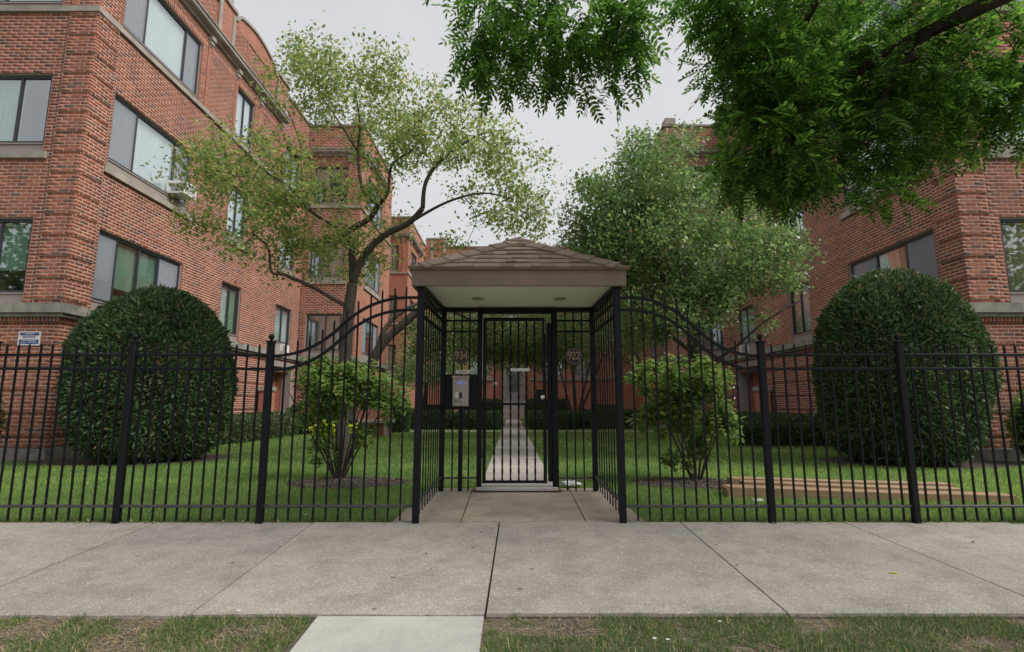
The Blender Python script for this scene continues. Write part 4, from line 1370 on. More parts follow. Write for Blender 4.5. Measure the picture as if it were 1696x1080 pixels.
def grow(limbs, attract, step=.28, tip=.0035, expo=2.35, wob=.35):
    """limbs: list of (points, r0, r1); twigs are grown from them to every attractor. returns nodes, parents, radii, first auto node"""
    nodes, par, fixed = [], [], []
    for pts, r0, r1 in limbs:
        pts = np.asarray(pts, float)
        seg = []
        for a, b_ in zip(pts, pts[1:]):
            k = max(1, int(np.linalg.norm(b_ - a) / .3))
            for i in range(k): seg.append(a + (b_ - a) * i / k)
        seg.append(pts[-1])
        prev = -1
        if nodes:
            d = np.linalg.norm(np.array(nodes) - seg[0], axis=1); prev = int(d.argmin())
        for i, p in enumerate(seg):
            nodes.append(p); par.append(prev); fixed.append(r0 + (r1 - r0) * i / max(1, len(seg) - 1)); prev = len(nodes) - 1
    n_fix = len(nodes)
    A = np.asarray(attract, float)
    nd = np.array(nodes)
    best = np.full(len(A), 1e9); bi = np.zeros(len(A), int)
    def update(new_idx):
        nonlocal best, bi
        q = np.array([nodes[i] for i in new_idx])
        d = np.linalg.norm(A[:, None] - q[None], axis=2)
        j = d.argmin(1); dm = d[np.arange(len(A)), j]
        m = dm < best
        best = np.where(m, dm, best); bi = np.where(m, np.array(new_idx)[j], bi)
    update(list(range(4, n_fix)) if n_fix > 8 else list(range(n_fix)))
    done = np.zeros(len(A), bool); tips = []
    for _ in range(len(A)):
        i = int(np.where(done, 1e9, best).argmin()); done[i] = True
        a = np.array(nodes[bi[i]]); b_ = A[i]; d = np.linalg.norm(b_ - a)
        k = max(1, int(d / step)); prev = int(bi[i]); new = []
        off = rng.normal(size=3) * d * .12 * wob / .35
        off[2] += d * .10
        for q in range(1, k + 1):
            t = q / k
            nodes.append(a + (b_ - a) * t + off * math.sin(math.pi * t)); par.append(prev); fixed.append(0); prev = len(nodes) - 1; new.append(prev)
        tips.append(prev)
        update(new)
    n = len(nodes)
    acc = np.zeros(n); r = np.zeros(n)
    for i in range(n - 1, -1, -1):
        r[i] = max(fixed[i], max(tip, acc[i]) ** 1 if acc[i] == 0 else acc[i] ** (1 / expo))
        if i >= n_fix and acc[i] == 0: r[i] = tip
        if par[i] >= 0: acc[par[i]] += r[i] ** expo
    for i in range(n_fix): r[i] = fixed[i]
    for i in range(n_fix, n):
        r[i] = min(r[i], r[par[i]] * .92)
    return np.array(nodes), np.array(par), r, n_fix, tips


def twig_mesh(nodes, par, r, n_fix, sides=5):
    idx = np.arange(n_fix, len(nodes))
    A, B = nodes[par[idx]], nodes[idx]
    ra, rb = np.minimum(r[par[idx]], r[idx] * 1.35), r[idx]
    d = unit(B - A); u = unit(np.cross(d, np.array([.31, .52, .79]))); v = np.cross(d, u)
    an = 2 * np.pi * np.arange(sides) / sides
    ring = u[:, None] * np.cos(an)[None, :, None] + v[:, None] * np.sin(an)[None, :, None]
    V = np.concatenate([A[:, None] + ring * ra[:, None, None], B[:, None] + ring * rb[:, None, None]], 1)
    k = np.arange(sides); f = np.stack([k, (k + 1) % sides, (k + 1) % sides + sides, k + sides], 1)
    F = (f[None] + 2 * sides * np.arange(len(idx))[:, None, None]).reshape(-1, 4)
    return V.reshape(-1, 3), F


def limb_mesh(m, pts, r0, r1, n=10, wob=.02):
    pts = [np.asarray(p, float) for p in pts]
    # smooth path
    P = []
    for i in range(len(pts) - 1):
        p0, p1, p2, p3 = pts[max(0, i - 1)], pts[i], pts[i + 1], pts[min(len(pts) - 1, i + 2)]
        for k in range(6):
            t = k / 6
            P.append(.5 * ((2 * p1) + (-p0 + p2) * t + (2 * p0 - 5 * p1 + 4 * p2 - p3) * t * t + (-p0 + 3 * p1 - 3 * p2 + p3) * t ** 3))
    P.append(pts[-1])
    rad = [(r0 + (r1 - r0) * i / (len(P) - 1)) * (1 + random.uniform(-.06, .06)) for i in range(len(P))]
    m.tube(P, rad, n)


def tree(name, label, base, limbs, attract, leaf_mat, bark, leaves_per, L, W, spread, droop=.2, group=None, near_twigs=.012):
    root = thing(name, label, 'tree', base, group)
    tr = MB(); limb_mesh(tr, *limbs[0], n=14)
    tr.build('trunk', bark, root, True)
    for lb in limbs[1:]:
        m = MB(); limb_mesh(m, *lb, n=10); m.build('limb', bark, root, True)
    nodes, par, r, nf, tips = grow(limbs, attract)
    V, F = twig_mesh(nodes, par, r, nf)
    np_obj('twigs', V, F, bark, root, 'stuff', True)
    thin = np.array([i for i in range(nf, len(nodes)) if r[i] < near_twigs])
    pick = np.concatenate([np.repeat(np.array(tips), int(leaves_per * .5)), rng.choice(thin, int(len(tips) * leaves_per * .5))])
    P = nodes[pick] + rng.normal(size=(len(pick), 3)) * spread
    D = rnd_dir(len(pick)) + np.array([0, 0, -droop]); N = rnd_dir(len(pick)) * .8 + np.array([0, 0, 1.0])
    s = rng.uniform(.55, 1.3, len(pick))
    Vl, Fl = leaf_mesh(P, D, N, L * s, W * s * rng.uniform(.8, 1.15, len(pick)), .2)
    np_obj('crown', Vl, Fl, leaf_mat, root, 'stuff')
    return root


def pts_of(lst, Y, dy=None):
    return [pt(px, py, Y + (dy[i] if dy else 0)) for i, (px, py) in enumerate(lst)]


# --- sparse tree left of the shelter
YT = 10.5
T0 = (-3.22, YT, .06)
limbs = [
    ([T0, (-3.28, YT, .8), (-3.28, YT, 2.0), *pts_of([(577, 520), (584, 470)], YT)], .135, .10),
    (pts_of([(584, 470), (602, 425), (636, 390), (676, 370), (700, 345)], YT, [0, -.1, -.2, -.3, -.4]), 0.0780, 0.0527),
    (pts_of([(700, 345), (706, 300), (735, 262), (790, 225), (835, 215)], YT, [-.4, -.5, -.5, -.4, -.3]), 0.0468, 0.0136),
    (pts_of([(676, 370), (740, 335), (800, 320), (850, 330)], YT, [-.3, -.7, -.9, -1.0]), 0.0312, 0.0102),
    (pts_of([(584, 470), (582, 405), (576, 385), (612, 362), (626, 340)], YT, [0, .1, .2, .2, .2]), 0.0741, 0.0510),
    (pts_of([(626, 340), (600, 312), (593, 252), (596, 205), (588, 150)], YT, [.2, .3, .3, .2, 0]), 0.0429, 0.0136),
    (pts_of([(626, 340), (642, 320), (650, 272), (690, 240), (700, 180)], YT, [.2, 0, -.3, -.5, -.6]), 0.0390, 0.0119),
    (pts_of([(576, 385), (555, 375), (515, 350), (480, 312), (440, 284), (405, 255)], YT, [.2, .1, -.2, -.5, -.7, -.9]), 0.0390, 0.0119),
    (pts_of([(578, 510), (530, 482), (475, 456), (450, 450), (444, 410), (420, 388)], YT, [0, -.1, -.4, -.5, -.6, -.8]), 0.0429, 0.0136),
    (pts_of([(515, 350), (500, 290), (495, 230), (470, 170)], YT, [-.2, .2, .5, .6]), 0.0234, 0.0085),
    (pts_of([(593, 252), (560, 200), (520, 140), (490, 90)], YT, [.3, .6, .7, .5]), 0.0218, 0.0076),
]
att = np.concatenate([
    pads(pt(590, 175, YT + .2), (1.75, 1.7, 1.0), 174), pads(pt(510, 130, YT + .3), (.95, .9, .75), 52), pads(pt(490, 75, YT + .2), (.4, .5, .45), 11),
    pads(pt(730, 240, YT - .3), (1.3, 1.5, 1.15), 137), pads(pt(820, 290, YT - .2), (.95, 1.2, 1.0), 69), pads(pt(868, 345, YT), (.35, .8, .6), 28), pads(pt(850, 370, YT), (.55, .9, .4), 23),
    pads(pt(440, 290, YT - .6), (1.35, 1.4, .9), 137), pads(pt(330, 280, YT - .9), (.75, .9, .55), 34), pads(pt(470, 385, YT - .6), (1.5, 1.3, .75), 116), pads(pt(335, 355, YT - .9), (.5, .6, .3), 14),
    pads(pt(600, 330, YT), (1.2, 1.6, .9), 58), pads(pt(560, 430, YT + .6), (1.2, 1.2, .5), 40), pads(pt(740, 420, YT + .3), (.6, .8, .4), 14)])
tree('crabapple_tree', 'sparse yellow green tree with forked trunk left of the gate shelter', T0, limbs, att, M['leaf_left'], M['bark1'], 31, .086, .055, .13, .15)

# --- leaning tree further back, its crown low over the path
B0 = (-4.6, 15, .06)
limbs = [([B0, (-4.35, 15, 1.3), *pts_of([(628, 578), (664, 540), (712, 500), (760, 470)], 15)], .15, .10),
         (pts_of([(760, 470), (820, 455), (880, 470), (930, 500)], 15, [0, .8, 1.4, 2]), .11, .03),
         (pts_of([(615, 620), (636, 548), (672, 512), (715, 492), (745, 450)], 15, [0, .2, .4, .8, 1.2]), .09, .03),
         (pts_of([(712, 500), (760, 520), (810, 545), (850, 570)], 15, [0, 1.0, 1.8, 2.4]), .07, .02)]
att = np.concatenate([ell((-.4, 18, 3.7), (2.5, 2.2, 1.0), 160), ell((1.8, 18.5, 3.5), (1.6, 2, .9), 90), ell((-2.2, 16.5, 3.3), (1.2, 1.5, .8), 50), ell((.2, 19, 3.0), (2.4, 1.5, .55), 80)])
tree('leaning_tree', 'tree leaning right over the garden path behind the shelter', B0, limbs, att, M['leaf_mid'], M['bark1'], 95, .085, .055, .2, .2)

# --- dense tree right of the shelter
YR = 11.6
C0 = (3.95, YR, .06)
limbs = [([C0, (3.95, YR, .9), (4.0, YR, 1.9), (3.95, YR, 2.6)], .17, .12),
         ([(3.95, YR, 2.6), (3.5, YR - .2, 3.4), (3.1, YR - .4, 4.4), (2.9, YR - .3, 5.6)], .10, .02),
         ([(3.95, YR, 2.6), (4.5, YR - .3, 3.2), (5.0, YR - .6, 3.9), (5.4, YR - .5, 4.6)], .09, .02),
         ([(3.95, YR, 2.3), (3.0, YR - .5, 2.9), (2.2, YR - .9, 3.6), (1.7, YR - 1, 4.3)], .05, .012),
         ([(3.95, YR, 2.6), (4.0, YR + .6, 4.0), (3.8, YR + .7, 5.4), (3.7, YR + .5, 6.6)], .09, .015),
         ([(4.0, YR, 1.9), (4.6, YR - .5, 2.35), (5.2, YR - .8, 2.9), (5.9, YR - .9, 3.3)], .036, .010)]
att = np.concatenate([ell(pt(1130, 400, YR), (2.1, 1.9, 1.6), 200), pads(pt(1130, 400, YR), (2.2, 1.9, 1.7), 120), ell(pt(985, 385, YR - .3), (.85, 1.1, .75), 50), ell(pt(1060, 290, YR), (.7, .8, .6), 24), pads(pt(1110, 300, YR), (1.25, 1.3, 1.1), 90), pads(pt(1010, 380, YR - .3), (1.15, 1.3, .95), 85), pads(pt(1250, 440, YR - .4), (1.15, 1.3, .95), 90),
                      pads(pt(1150, 500, YR - .4), (1.7, 1.2, .65), 90), pads(pt(1000, 300, YR), (.5, .6, .45), 14), pads(pt(1060, 470, YR + .3), (1.3, 1.2, .7), 60), pads(pt(960, 420, YR), (.6, .7, .35), 16), pads(pt(1075, 550, YR + .8), (1.2, .8, .6), 45)])
tree('hawthorn_tree', 'dense green tree right of the gate shelter', C0, limbs, att, M['leaf_right'], M['bark2'], 62, .088, .058, .15, .15)

# --- slim multi-stem tree in the right garden beyond the hedge
D0 = (3.1, 26.5, .06)
limbs = [([D0, (3.1, 26.5, 1.0), (3.0, 26.4, 2.6), (2.8, 26.3, 4.2)], .11, .05)] + [([(3.1, 26.5, .3), (3.1 + a, 26.5 + b_, 2.0), (3.1 + 2 * a, 26.5 + b_, 4.0)], .07, .03) for a, b_ in ((-.5, .1), (.45, -.1), (.8, .3))]
att = np.concatenate([ell((2.4, 27, 5.0), (2.9, 3.0, 2.0), 190), ell((5.2, 26, 4.4), (1.6, 1.8, 1.5), 60), ell((1.2, 29, 4.2), (2.0, 2.5, 1.2), 80)])
tree('multi_stem_tree', 'slim multi stem tree in the far right garden behind the clipped hedges', D0, limbs, att, M['leaf_mid'], M['bark2'], 55, .11, .075, .28, .2)
E0 = (-4.6, 28.5, .06)
limbs = [([E0, (-4.6, 28.5, 1.5), (-4.4, 28.4, 3.2)], .13, .07), ([(-4.4, 28.4, 3.0), (-3.2, 28.2, 4.2), (-2.4, 28, 4.8)], .06, .02), ([(-4.4, 28.4, 3.0), (-5.2, 28.4, 4.2)], .06, .02)]
att = np.concatenate([ell((-3.4, 29, 5.0), (2.6, 2.8, 1.9), 170), ell((-3.6, 27.5, 2.9), (1.6, 1.4, .9), 60), ell((-4.9, 26, 3.1), (1.0, 1.2, 1.3), 70), ell((-1.0, 31, 4.8), (2.2, 2.5, 1.5), 90)])
tree('garden_tree', 'green tree in the far left garden seen through the left shelter bars', E0, limbs, att, M['leaf_right'], M['bark2'], 55, .11, .075, .28, .2)

# --- tall trees across the street, seen mirrored in the windows
for sx_, lab in ((-1, 'tall tree across the street mirrored in the left wing windows'), (1, 'tall tree across the street mirrored in the right wing windows')):
    b0 = (sx_ * 29, -11, -.2)
    def q(x, y, z): return (b0[0] + x, b0[1] + y, z)
    limbs = [([b0, q(0, 0, 3), q(.3, 0, 7)], .35, .2), ([q(.3, 0, 7), q(2.5, 1, 11)], .15, .04), ([q(.3, 0, 7), q(-2.5, -.5, 11.5)], .15, .04), ([q(.3, 0, 7), q(0, .5, 13)], .15, .04)]
    att = np.concatenate([ell(q(0, 0, 10), (6, 5, 5.5), 160), ell(q(3, 0, 7), (4, 4, 2.5), 50), ell(q(-3, 0, 7), (4, 4, 2.5), 50)])
    tree('street_side_tree', lab, b0, limbs, att, M['leaf_mid'], M['bark2'], 34, .42, .28, .6, .2)

# --- street tree overhead, compound leaves
def compound(seed):
    g = np.random.default_rng(seed)
    P, D, N = [], [], []
    n = 6; Lr = .29
    for i in range(n):
        t = .16 + .80 * i / (n - 1) * .95
        for s in (-1, 1):
            P.append((Lr * t, 0, -.10 * Lr * t * t * 3)); D.append((.62 + g.normal() * .06, s * .8, -.18 + g.normal() * .1)); N.append((g.normal() * .15, g.normal() * .15, 1))
    P.append((Lr, 0, -.3 * Lr)); D.append((1, 0, -.3)); N.append((0, .2, 1))
    P, D, N = map(np.array, (P, D, N))
    k = len(P)
    s = g.uniform(.85, 1.15, k)
    V, F = leaf_mesh(P, D, N, .070 * s, .028 * s, .1, True)
    # rachis
    pr = MB(); pr.tube([(Lr * q / 4, 0, -.3 * Lr * (q / 4) ** 2) for q in range(5)], .0014, 3, False)
    rv_, rf_ = np.array(pr.V), np.array(pr.F)
    return np.concatenate([V, rv_]), np.concatenate([F, rf_ + len(V)])


S0 = (6.4, 2.3, -.13)
limbs = [([S0, (6.35, 2.3, 1.4), (6.2, 2.4, 2.9), (5.9, 2.6, 4.3)], .24, .17),
         ([(5.9, 2.6, 4.3), (5.0, 3.3, 5.4), (3.6, 4.1, 6.0), (2.0, 4.5, 6.1), (.7, 4.6, 5.6), (.2, 4.6, 5.1)], .13, .018),
         ([(5.9, 2.6, 4.3), (5.3, 3.8, 5.0), (4.3, 5.0, 5.0), (3.4, 5.5, 4.6), (2.8, 5.5, 4.2)], .12, .018),
         ([(5.9, 2.6, 4.0), (6.2, 4.0, 4.6), (5.6, 5.6, 4.9), (4.6, 6.6, 4.7)], .075, .016),
         ([(3.6, 4.1, 6.0), (3.3, 4.9, 5.6), (3.0, 5.4, 5.0), (2.5, 5.6, 4.7)], .06, .012),
         ([(4.3, 5.0, 5.0), (3.9, 5.2, 4.4), (3.75, 5.3, 3.9)], .05, .012),
         ([(2.0, 4.5, 6.1), (1.1, 4.3, 5.4), (.55, 4.3, 4.8)], .045, .010)]
att = np.concatenate([ell(pt(880, 65, 4.6), (.74, .42, .54), 62), ell(pt(1000, 75, 4.6), (.46, .42, .46), 38), ell(pt(795, 70, 4.6), (.24, .35, .28), 11), ell((.4, 4.5, 5.2), (1.1, .8, .4), 34),
                      ell(pt(1265, 190, 5.4), (.48, .75, .75), 125), ell(pt(1240, 60, 5.2), (.5, .7, .55), 70), ell(pt(1400, 150, 5.5), (1.05, .9, .85), 170), ell(pt(1310, 285, 5.5), (.50, .6, .32), 50), ell(pt(1220, 290, 5.5), (.25, .4, .22), 14),
                      ell(pt(1540, 130, 5.5), (1.0, 1.0, .70), 130), ell(pt(1650, 150, 5.5), (.8, .9, .64), 85), ell(pt(1400, 20, 5.4), (1.5, 1.2, .6), 150), ell(pt(1180, 5, 5.0), (.5, .5, .22), 26), ell((6.6, 4.8, 4.8), (1.2, 1.4, 1.0), 90), ell((5.2, 3.0, 6.0), (2.0, 1.6, .8), 70), ell((2.6, 3.2, 6.3), (1.8, 1.0, .5), 36), ell(pt(1500, 262, 5.6), (.55, .5, .16), 22), ell(pt(1440, 320, 5.4), (.3, .3, .1), 7)])
root = thing('street_tree', 'leafy street tree with feathery leaves hanging over the upper right', 'tree', S0)
m = MB(); limb_mesh(m, *limbs[0], n=16); m.build('trunk', M['bark2'], root, True)
for lb in limbs[1:]:
    m = MB(); limb_mesh(m, *lb, n=10); m.build('limb', M['bark2'], root, True)
nodes, par, r, nf, tips = grow(limbs, att, tip=.003)
V, F = twig_mesh(nodes, par, r, nf)
np_obj('twigs', V, F, M['bark2'], root, 'stuff', True)
thin = np.array([i for i in range(nf, len(nodes)) if r[i] < .010])
pick = np.concatenate([np.repeat(np.array(tips), 3), rng.choice(thin, int(len(tips) * 1.8))])
P = nodes[pick] + rng.normal(size=(len(pick), 3)) * .03
back = nodes[pick] - nodes[np.maximum(par[pick], 0)]
D = unit(unit(back) * .6 + rnd_dir(len(pick)) * np.array([1, 1, .6]) + np.array([0, 0, -.45]))
N = unit(rnd_dir(len(pick)) * .45 + np.array([0, 0, 1.0]))
S = unit(np.cross(N, D)); N = np.cross(D, S)
sc = rng.uniform(.75, 1.15, len(pick))
temps = [compound(k) for k in range(4)]
which = rng.integers(0, 4, len(pick))
px, py, dep = project(P + D * .14)
seen = (px > 10) & (px < 1690) & (py > 5) & (py < 420) & (dep > 1)
score = np.where(seen, dep - .004 * py, 1e9)
single = set(np.argsort(score)[:300].tolist())
temp_me = [np_mesh('compound_leaf', v, f, M['leaf_street']) for v, f in temps]
bl = Blades()
for k in range(4):
    ids = np.array([i for i in np.where(which == k)[0] if i not in single])
    v, f = temps[k]
    W_ = P[ids][:, None] + sc[ids][:, None, None] * (D[ids][:, None] * v[None, :, 0:1] + S[ids][:, None] * v[None, :, 1:2] + N[ids][:, None] * v[None, :, 2:3])
    bl.add(W_.reshape(-1, 3), (f[None] + len(v) * np.arange(len(ids))[:, None, None]).reshape(-1, 4))
bl.build('crown', M['leaf_street'], root)
for i in single:
    o = bpy.data.objects.new('compound_leaf', temp_me[which[i]])
    link(o, root, P[i])
    o.rotation_euler = Matrix(np.stack([D[i], S[i], N[i]], 1).tolist()).to_euler()
    o.scale = (sc[i],) * 3


# --- clipped shrubs and hedges
def clipped(name, label, cat, c, rx, ry, h, prof, n, mat, L, W, lump=.06, power=2.0, group=None, stem=None, z0=.06, rough=.03):
    root = thing(name, label, cat, (c[0], c[1], z0), group)
    ts, rs = zip(*prof)
    ph = rng.uniform(0, 6, 6)
    def shape(t, a, k=1.0):
        e = (np.abs(np.cos(a)) ** power + np.abs(np.sin(a)) ** power) ** (-1 / power)
        rr = np.interp(t, ts, rs) * e * k * (1 + lump * (np.sin(3 * a + ph[0] + 4 * t) * .5 + np.sin(5 * a + ph[1] - 7 * t) * .3 + np.sin(9 * a + 11 * t + ph[2]) * .25))
        return np.stack([c[0] + rx * rr * np.cos(a), c[1] + ry * rr * np.sin(a), z0 + h * t], -1)
    # core: closed hull, its near-black colour stands in for the shaded inside
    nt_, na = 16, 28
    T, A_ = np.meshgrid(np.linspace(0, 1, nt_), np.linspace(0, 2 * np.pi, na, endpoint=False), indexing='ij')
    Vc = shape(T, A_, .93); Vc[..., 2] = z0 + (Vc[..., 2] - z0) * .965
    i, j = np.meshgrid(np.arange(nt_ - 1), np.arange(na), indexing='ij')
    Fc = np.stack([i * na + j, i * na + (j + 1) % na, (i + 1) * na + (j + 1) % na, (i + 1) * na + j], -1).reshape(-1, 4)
    np_obj('dark_core', Vc.reshape(-1, 3), Fc, M['inner'], root)
    # area-weighted surface samples
    tt = rng.random(n * 3); aa = rng.random(n * 3) * 2 * np.pi
    p = shape(tt, aa); e = 1e-3
    dt = (shape(np.clip(tt + e, 0, 1), aa) - shape(np.clip(tt - e, 0, 1), aa)); da = shape(tt, aa + e) - shape(tt, aa - e)
    nr = np.cross(da, dt); ar = np.linalg.norm(nr, axis=1)
    keep = rng.random(len(ar)) < np.clip(ar / np.quantile(ar, .97), 0, 1)
    p, nr = p[keep][:n], unit(nr[keep][:n])
    p = p - nr * np.abs(rng.normal(size=(len(p), 1))) * rough * 1.5 + nr * rough * .5
    D_ = unit(nr * .75 + rnd_dir(len(p)) * .75 + np.array([0, 0, .28]))
    s = rng.uniform(.6, 1.3, len(p)) * np.where(rng.random(len(p)) < .02, 1.7, 1)
    Vl, Fl = leaf_mesh(p, D_, nr + rnd_dir(len(p)) * .6, L * s, W * s, .15)
    np_obj('foliage', Vl, Fl, mat, root, 'stuff')
    if stem:
        m = MB()
        for q in range(stem): m.tube([(c[0] + random.uniform(-.25, .25) * rx, c[1] + random.uniform(-.25, .25) * ry, -.05), (c[0] + random.uniform(-.3, .3) * rx, c[1] + random.uniform(-.3, .3) * ry, z0 + .4)], [.06, .05], 7)
        m.build('stem', M['bark2'], root)
    return root


yew_prof = [(0, .45), (.03, .66), (.10, .80), (.22, .92), (.40, 1.0), (.52, .99), (.62, .955), (.70, .90), (.78, .80), (.86, .65), (.92, .49), (.97, .29), (1.0, .02)]
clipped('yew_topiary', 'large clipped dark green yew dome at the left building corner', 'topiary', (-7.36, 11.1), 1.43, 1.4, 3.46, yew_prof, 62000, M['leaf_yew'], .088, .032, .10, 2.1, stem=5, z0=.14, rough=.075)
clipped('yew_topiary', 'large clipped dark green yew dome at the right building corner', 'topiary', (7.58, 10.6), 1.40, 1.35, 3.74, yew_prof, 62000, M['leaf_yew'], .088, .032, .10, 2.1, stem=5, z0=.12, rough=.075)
hp = [(0, .86), (.1, .95), (.5, 1.0), (.8, .98), (.93, .90), (1.0, .70), (1.001, .02)]
hedges = [
    ((-8.35, 17.6), .55, 2.9, .86, 'long low boxwood hedge along the left wing'), ((8.55, 17.4), .55, 2.8, .86, 'long low boxwood hedge along the right wing'),
    ((-1.55, 25.0), 1.08, .75, .84, 'clipped hedge just left of the far path, nearer one'), ((1.85, 25.0), 1.2, .75, .84, 'clipped hedge just right of the far path, nearer one'),
    ((-1.6, 28.6), 1.1, 1.2, 1.42, 'clipped hedge left of the far path, farther one'), ((1.85, 28.6), 1.15, 1.2, 1.42, 'clipped hedge right of the far path, farther one'),
    ((-4.0, 25.2), 1.3, .8, .95, 'wide clipped hedge in the far left garden'), ((4.6, 25.6), 1.5, .8, .9, 'wide clipped hedge in the far right garden'),
    ((7.4, 15.2), 1.2, .55, .62, 'low clipped hedge between the right yew and the wing'), ((-4.9, 22.2), .7, .6, 1.35, 'rounded bush beside the brick planter'), ((7.6, 21.3), 1.3, .7, .85, 'low clipped hedge near the right side entrance')]
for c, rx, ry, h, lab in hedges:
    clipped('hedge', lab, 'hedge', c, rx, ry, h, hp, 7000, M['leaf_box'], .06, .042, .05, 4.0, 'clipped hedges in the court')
rp = [(0, .5), (.2, .85), (.5, 1.0), (.8, .8), (1.0, .1)]
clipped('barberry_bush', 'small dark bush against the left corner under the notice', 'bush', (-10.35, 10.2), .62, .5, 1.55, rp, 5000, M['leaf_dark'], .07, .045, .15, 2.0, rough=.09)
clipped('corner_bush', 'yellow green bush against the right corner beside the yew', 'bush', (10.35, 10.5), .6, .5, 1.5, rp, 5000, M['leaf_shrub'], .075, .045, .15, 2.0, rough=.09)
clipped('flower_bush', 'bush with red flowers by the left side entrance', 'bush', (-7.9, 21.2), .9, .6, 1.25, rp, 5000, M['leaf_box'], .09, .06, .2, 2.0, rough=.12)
fb_ = thing('flower_bed', 'small red flowers in front of the left side entrance', 'flowers', (-7.6, 20.4, .08))
P = ell((-7.6, 20.5, .75), (.9, .35, .3), 70)
V, F = leaf_mesh(P, rnd_dir(70), rnd_dir(70), .09, .07); np_obj('blossoms', V, F, M['red'], fb_, 'stuff')
P = ell((-7.6, 20.6, .5), (.95, .4, .4), 900)
V, F = leaf_mesh(P, rnd_dir(900), rnd_dir(900), .09, .05); np_obj('foliage', V, F, M['leaf_shrub'], fb_, 'stuff')


# --- multi-stem shrubs in mulch rings
def shrub(label, c, crown, n_stem, mat, leaves_per, extra=None):
    root = thing('hydrangea_shrub', label, 'shrub', (*c, .07))
    limbs = []
    for k in range(n_stem):
        a = 2 * math.pi * k / n_stem + random.uniform(-.3, .3); q = random.uniform(.25, .62)
        b0 = np.array([c[0] + .05 * math.cos(a), c[1] + .05 * math.sin(a), .04])
        limbs.append(([b0, b0 + np.array([q * .35 * math.cos(a), q * .35 * math.sin(a), .42]), b0 + np.array([q * .9 * math.cos(a), q * .8 * math.sin(a), .95]), b0 + np.array([q * 1.25 * math.cos(a), q * 1.1 * math.sin(a), 1.35])], .017, .006))
        m = MB(); limb_mesh(m, *limbs[-1], n=7); m.build('stem', M['bark1'], root, True)
    nodes, par, r, nf, tips = grow(limbs, crown, step=.14, tip=.0022)
    V, F = twig_mesh(nodes, par, r, nf, 4); np_obj('twigs', V, F, M['bark1'], root, 'stuff', True)
    thin = np.arange(nf, len(nodes))
    pick = np.concatenate([np.repeat(np.array(tips), int(leaves_per * .7)), rng.choice(thin, int(len(tips) * leaves_per * .3))])
    P = nodes[pick] + rng.normal(size=(len(pick), 3)) * .045
    D = rnd_dir(len(pick)) * np.array([1, 1, .5]) + np.array([0, 0, -.22]); N = rnd_dir(len(pick)) * .45 + np.array([0, 0, 1.0])
    s = rng.uniform(.6, 1.2, len(pick))
    px, py, dep = project(P)
    near = set(np.argsort(dep)[:220].tolist())
    rest = np.array([i for i in range(len(pick)) if i not in near])
    Vl, Fl = leaf_mesh(P[rest], D[rest], N[rest], .105 * s[rest], .062 * s[rest], .18, True)
    np_obj('foliage', Vl, Fl, mat, root, 'stuff')
    one = np_mesh('leaf', *leaf_mesh(np.zeros((1, 3)), np.array([[1., 0, 0]]), np.array([[0, 0, 1.]]), .105, .062, .18, True), mat)
    D = unit(D); S = unit(np.cross(N, D)); N2 = np.cross(D, S)
    for i in near:
        o = link(bpy.data.objects.new('leaf', one), root, P[i])
        o.rotation_euler = Matrix(np.stack([D[i], S[i], N2[i]], 1).tolist()).to_euler(); o.scale = (s[i],) * 3
    # mulch ring
    return root


YS = 8.35
att = np.concatenate([ell(pt(575, 640, YS), (.80, .65, .34), 90), ell(pt(560, 620, YS), (.6, .5, .3), 40), ell(pt(530, 680, YS), (.42, .5, .30), 26), ell(pt(640, 665, YS), (.35, .45, .32), 20), ell(pt(535, 745, YS), (.32, .3, .22), 8), ell(pt(600, 720, YS), (.4, .3, .15), 8)])
shrub('leafy light green shrub in the mulch ring left of the shelter', (-2.62, YS), att, 13, M['leaf_shrub'], 24)
YS2 = 8.15
att = np.concatenate([ell(pt(1130, 625, YS2), (.82, .65, .34), 90), ell(pt(1130, 670, YS2), (.75, .6, .35), 60), ell(pt(1175, 710, YS2), (.42, .5, .30), 24), ell(pt(1090, 690, YS2), (.4, .45, .30), 24), ell(pt(1150, 755, YS2), (.45, .3, .18), 14)])
shrub('leafy shrub with drooping lower leaves in the mulch ring right of the shelter', (2.72, YS2), att, 11, M['leaf_shrub'], 23)
hl = thing('lime_plant', 'bright lime yellow leafy plant behind the left shrub', 'plant', (-4.6, 14.2, .08))
P = ell((-4.62, 14.2, .58), (.62, .3, .22), 260); D = rnd_dir(260) * np.array([1, 1, .3]) + np.array([0, 0, -.2])
V, F = leaf_mesh(P, D, rnd_dir(260) * .4 + np.array([0, 0, 1]), .20, .12, .15, True); np_obj('foliage', V, F, M['leaf_lime'], hl, 'stuff')
m = MB()
for k in range(9): m.tube([(-4.62, 14.2, .05), (-4.62 + random.uniform(-.45, .45), 14.2 + random.uniform(-.2, .2), .55)], [.012, .006], 5)
m.build('stems', M['leaf_shrub'], hl)

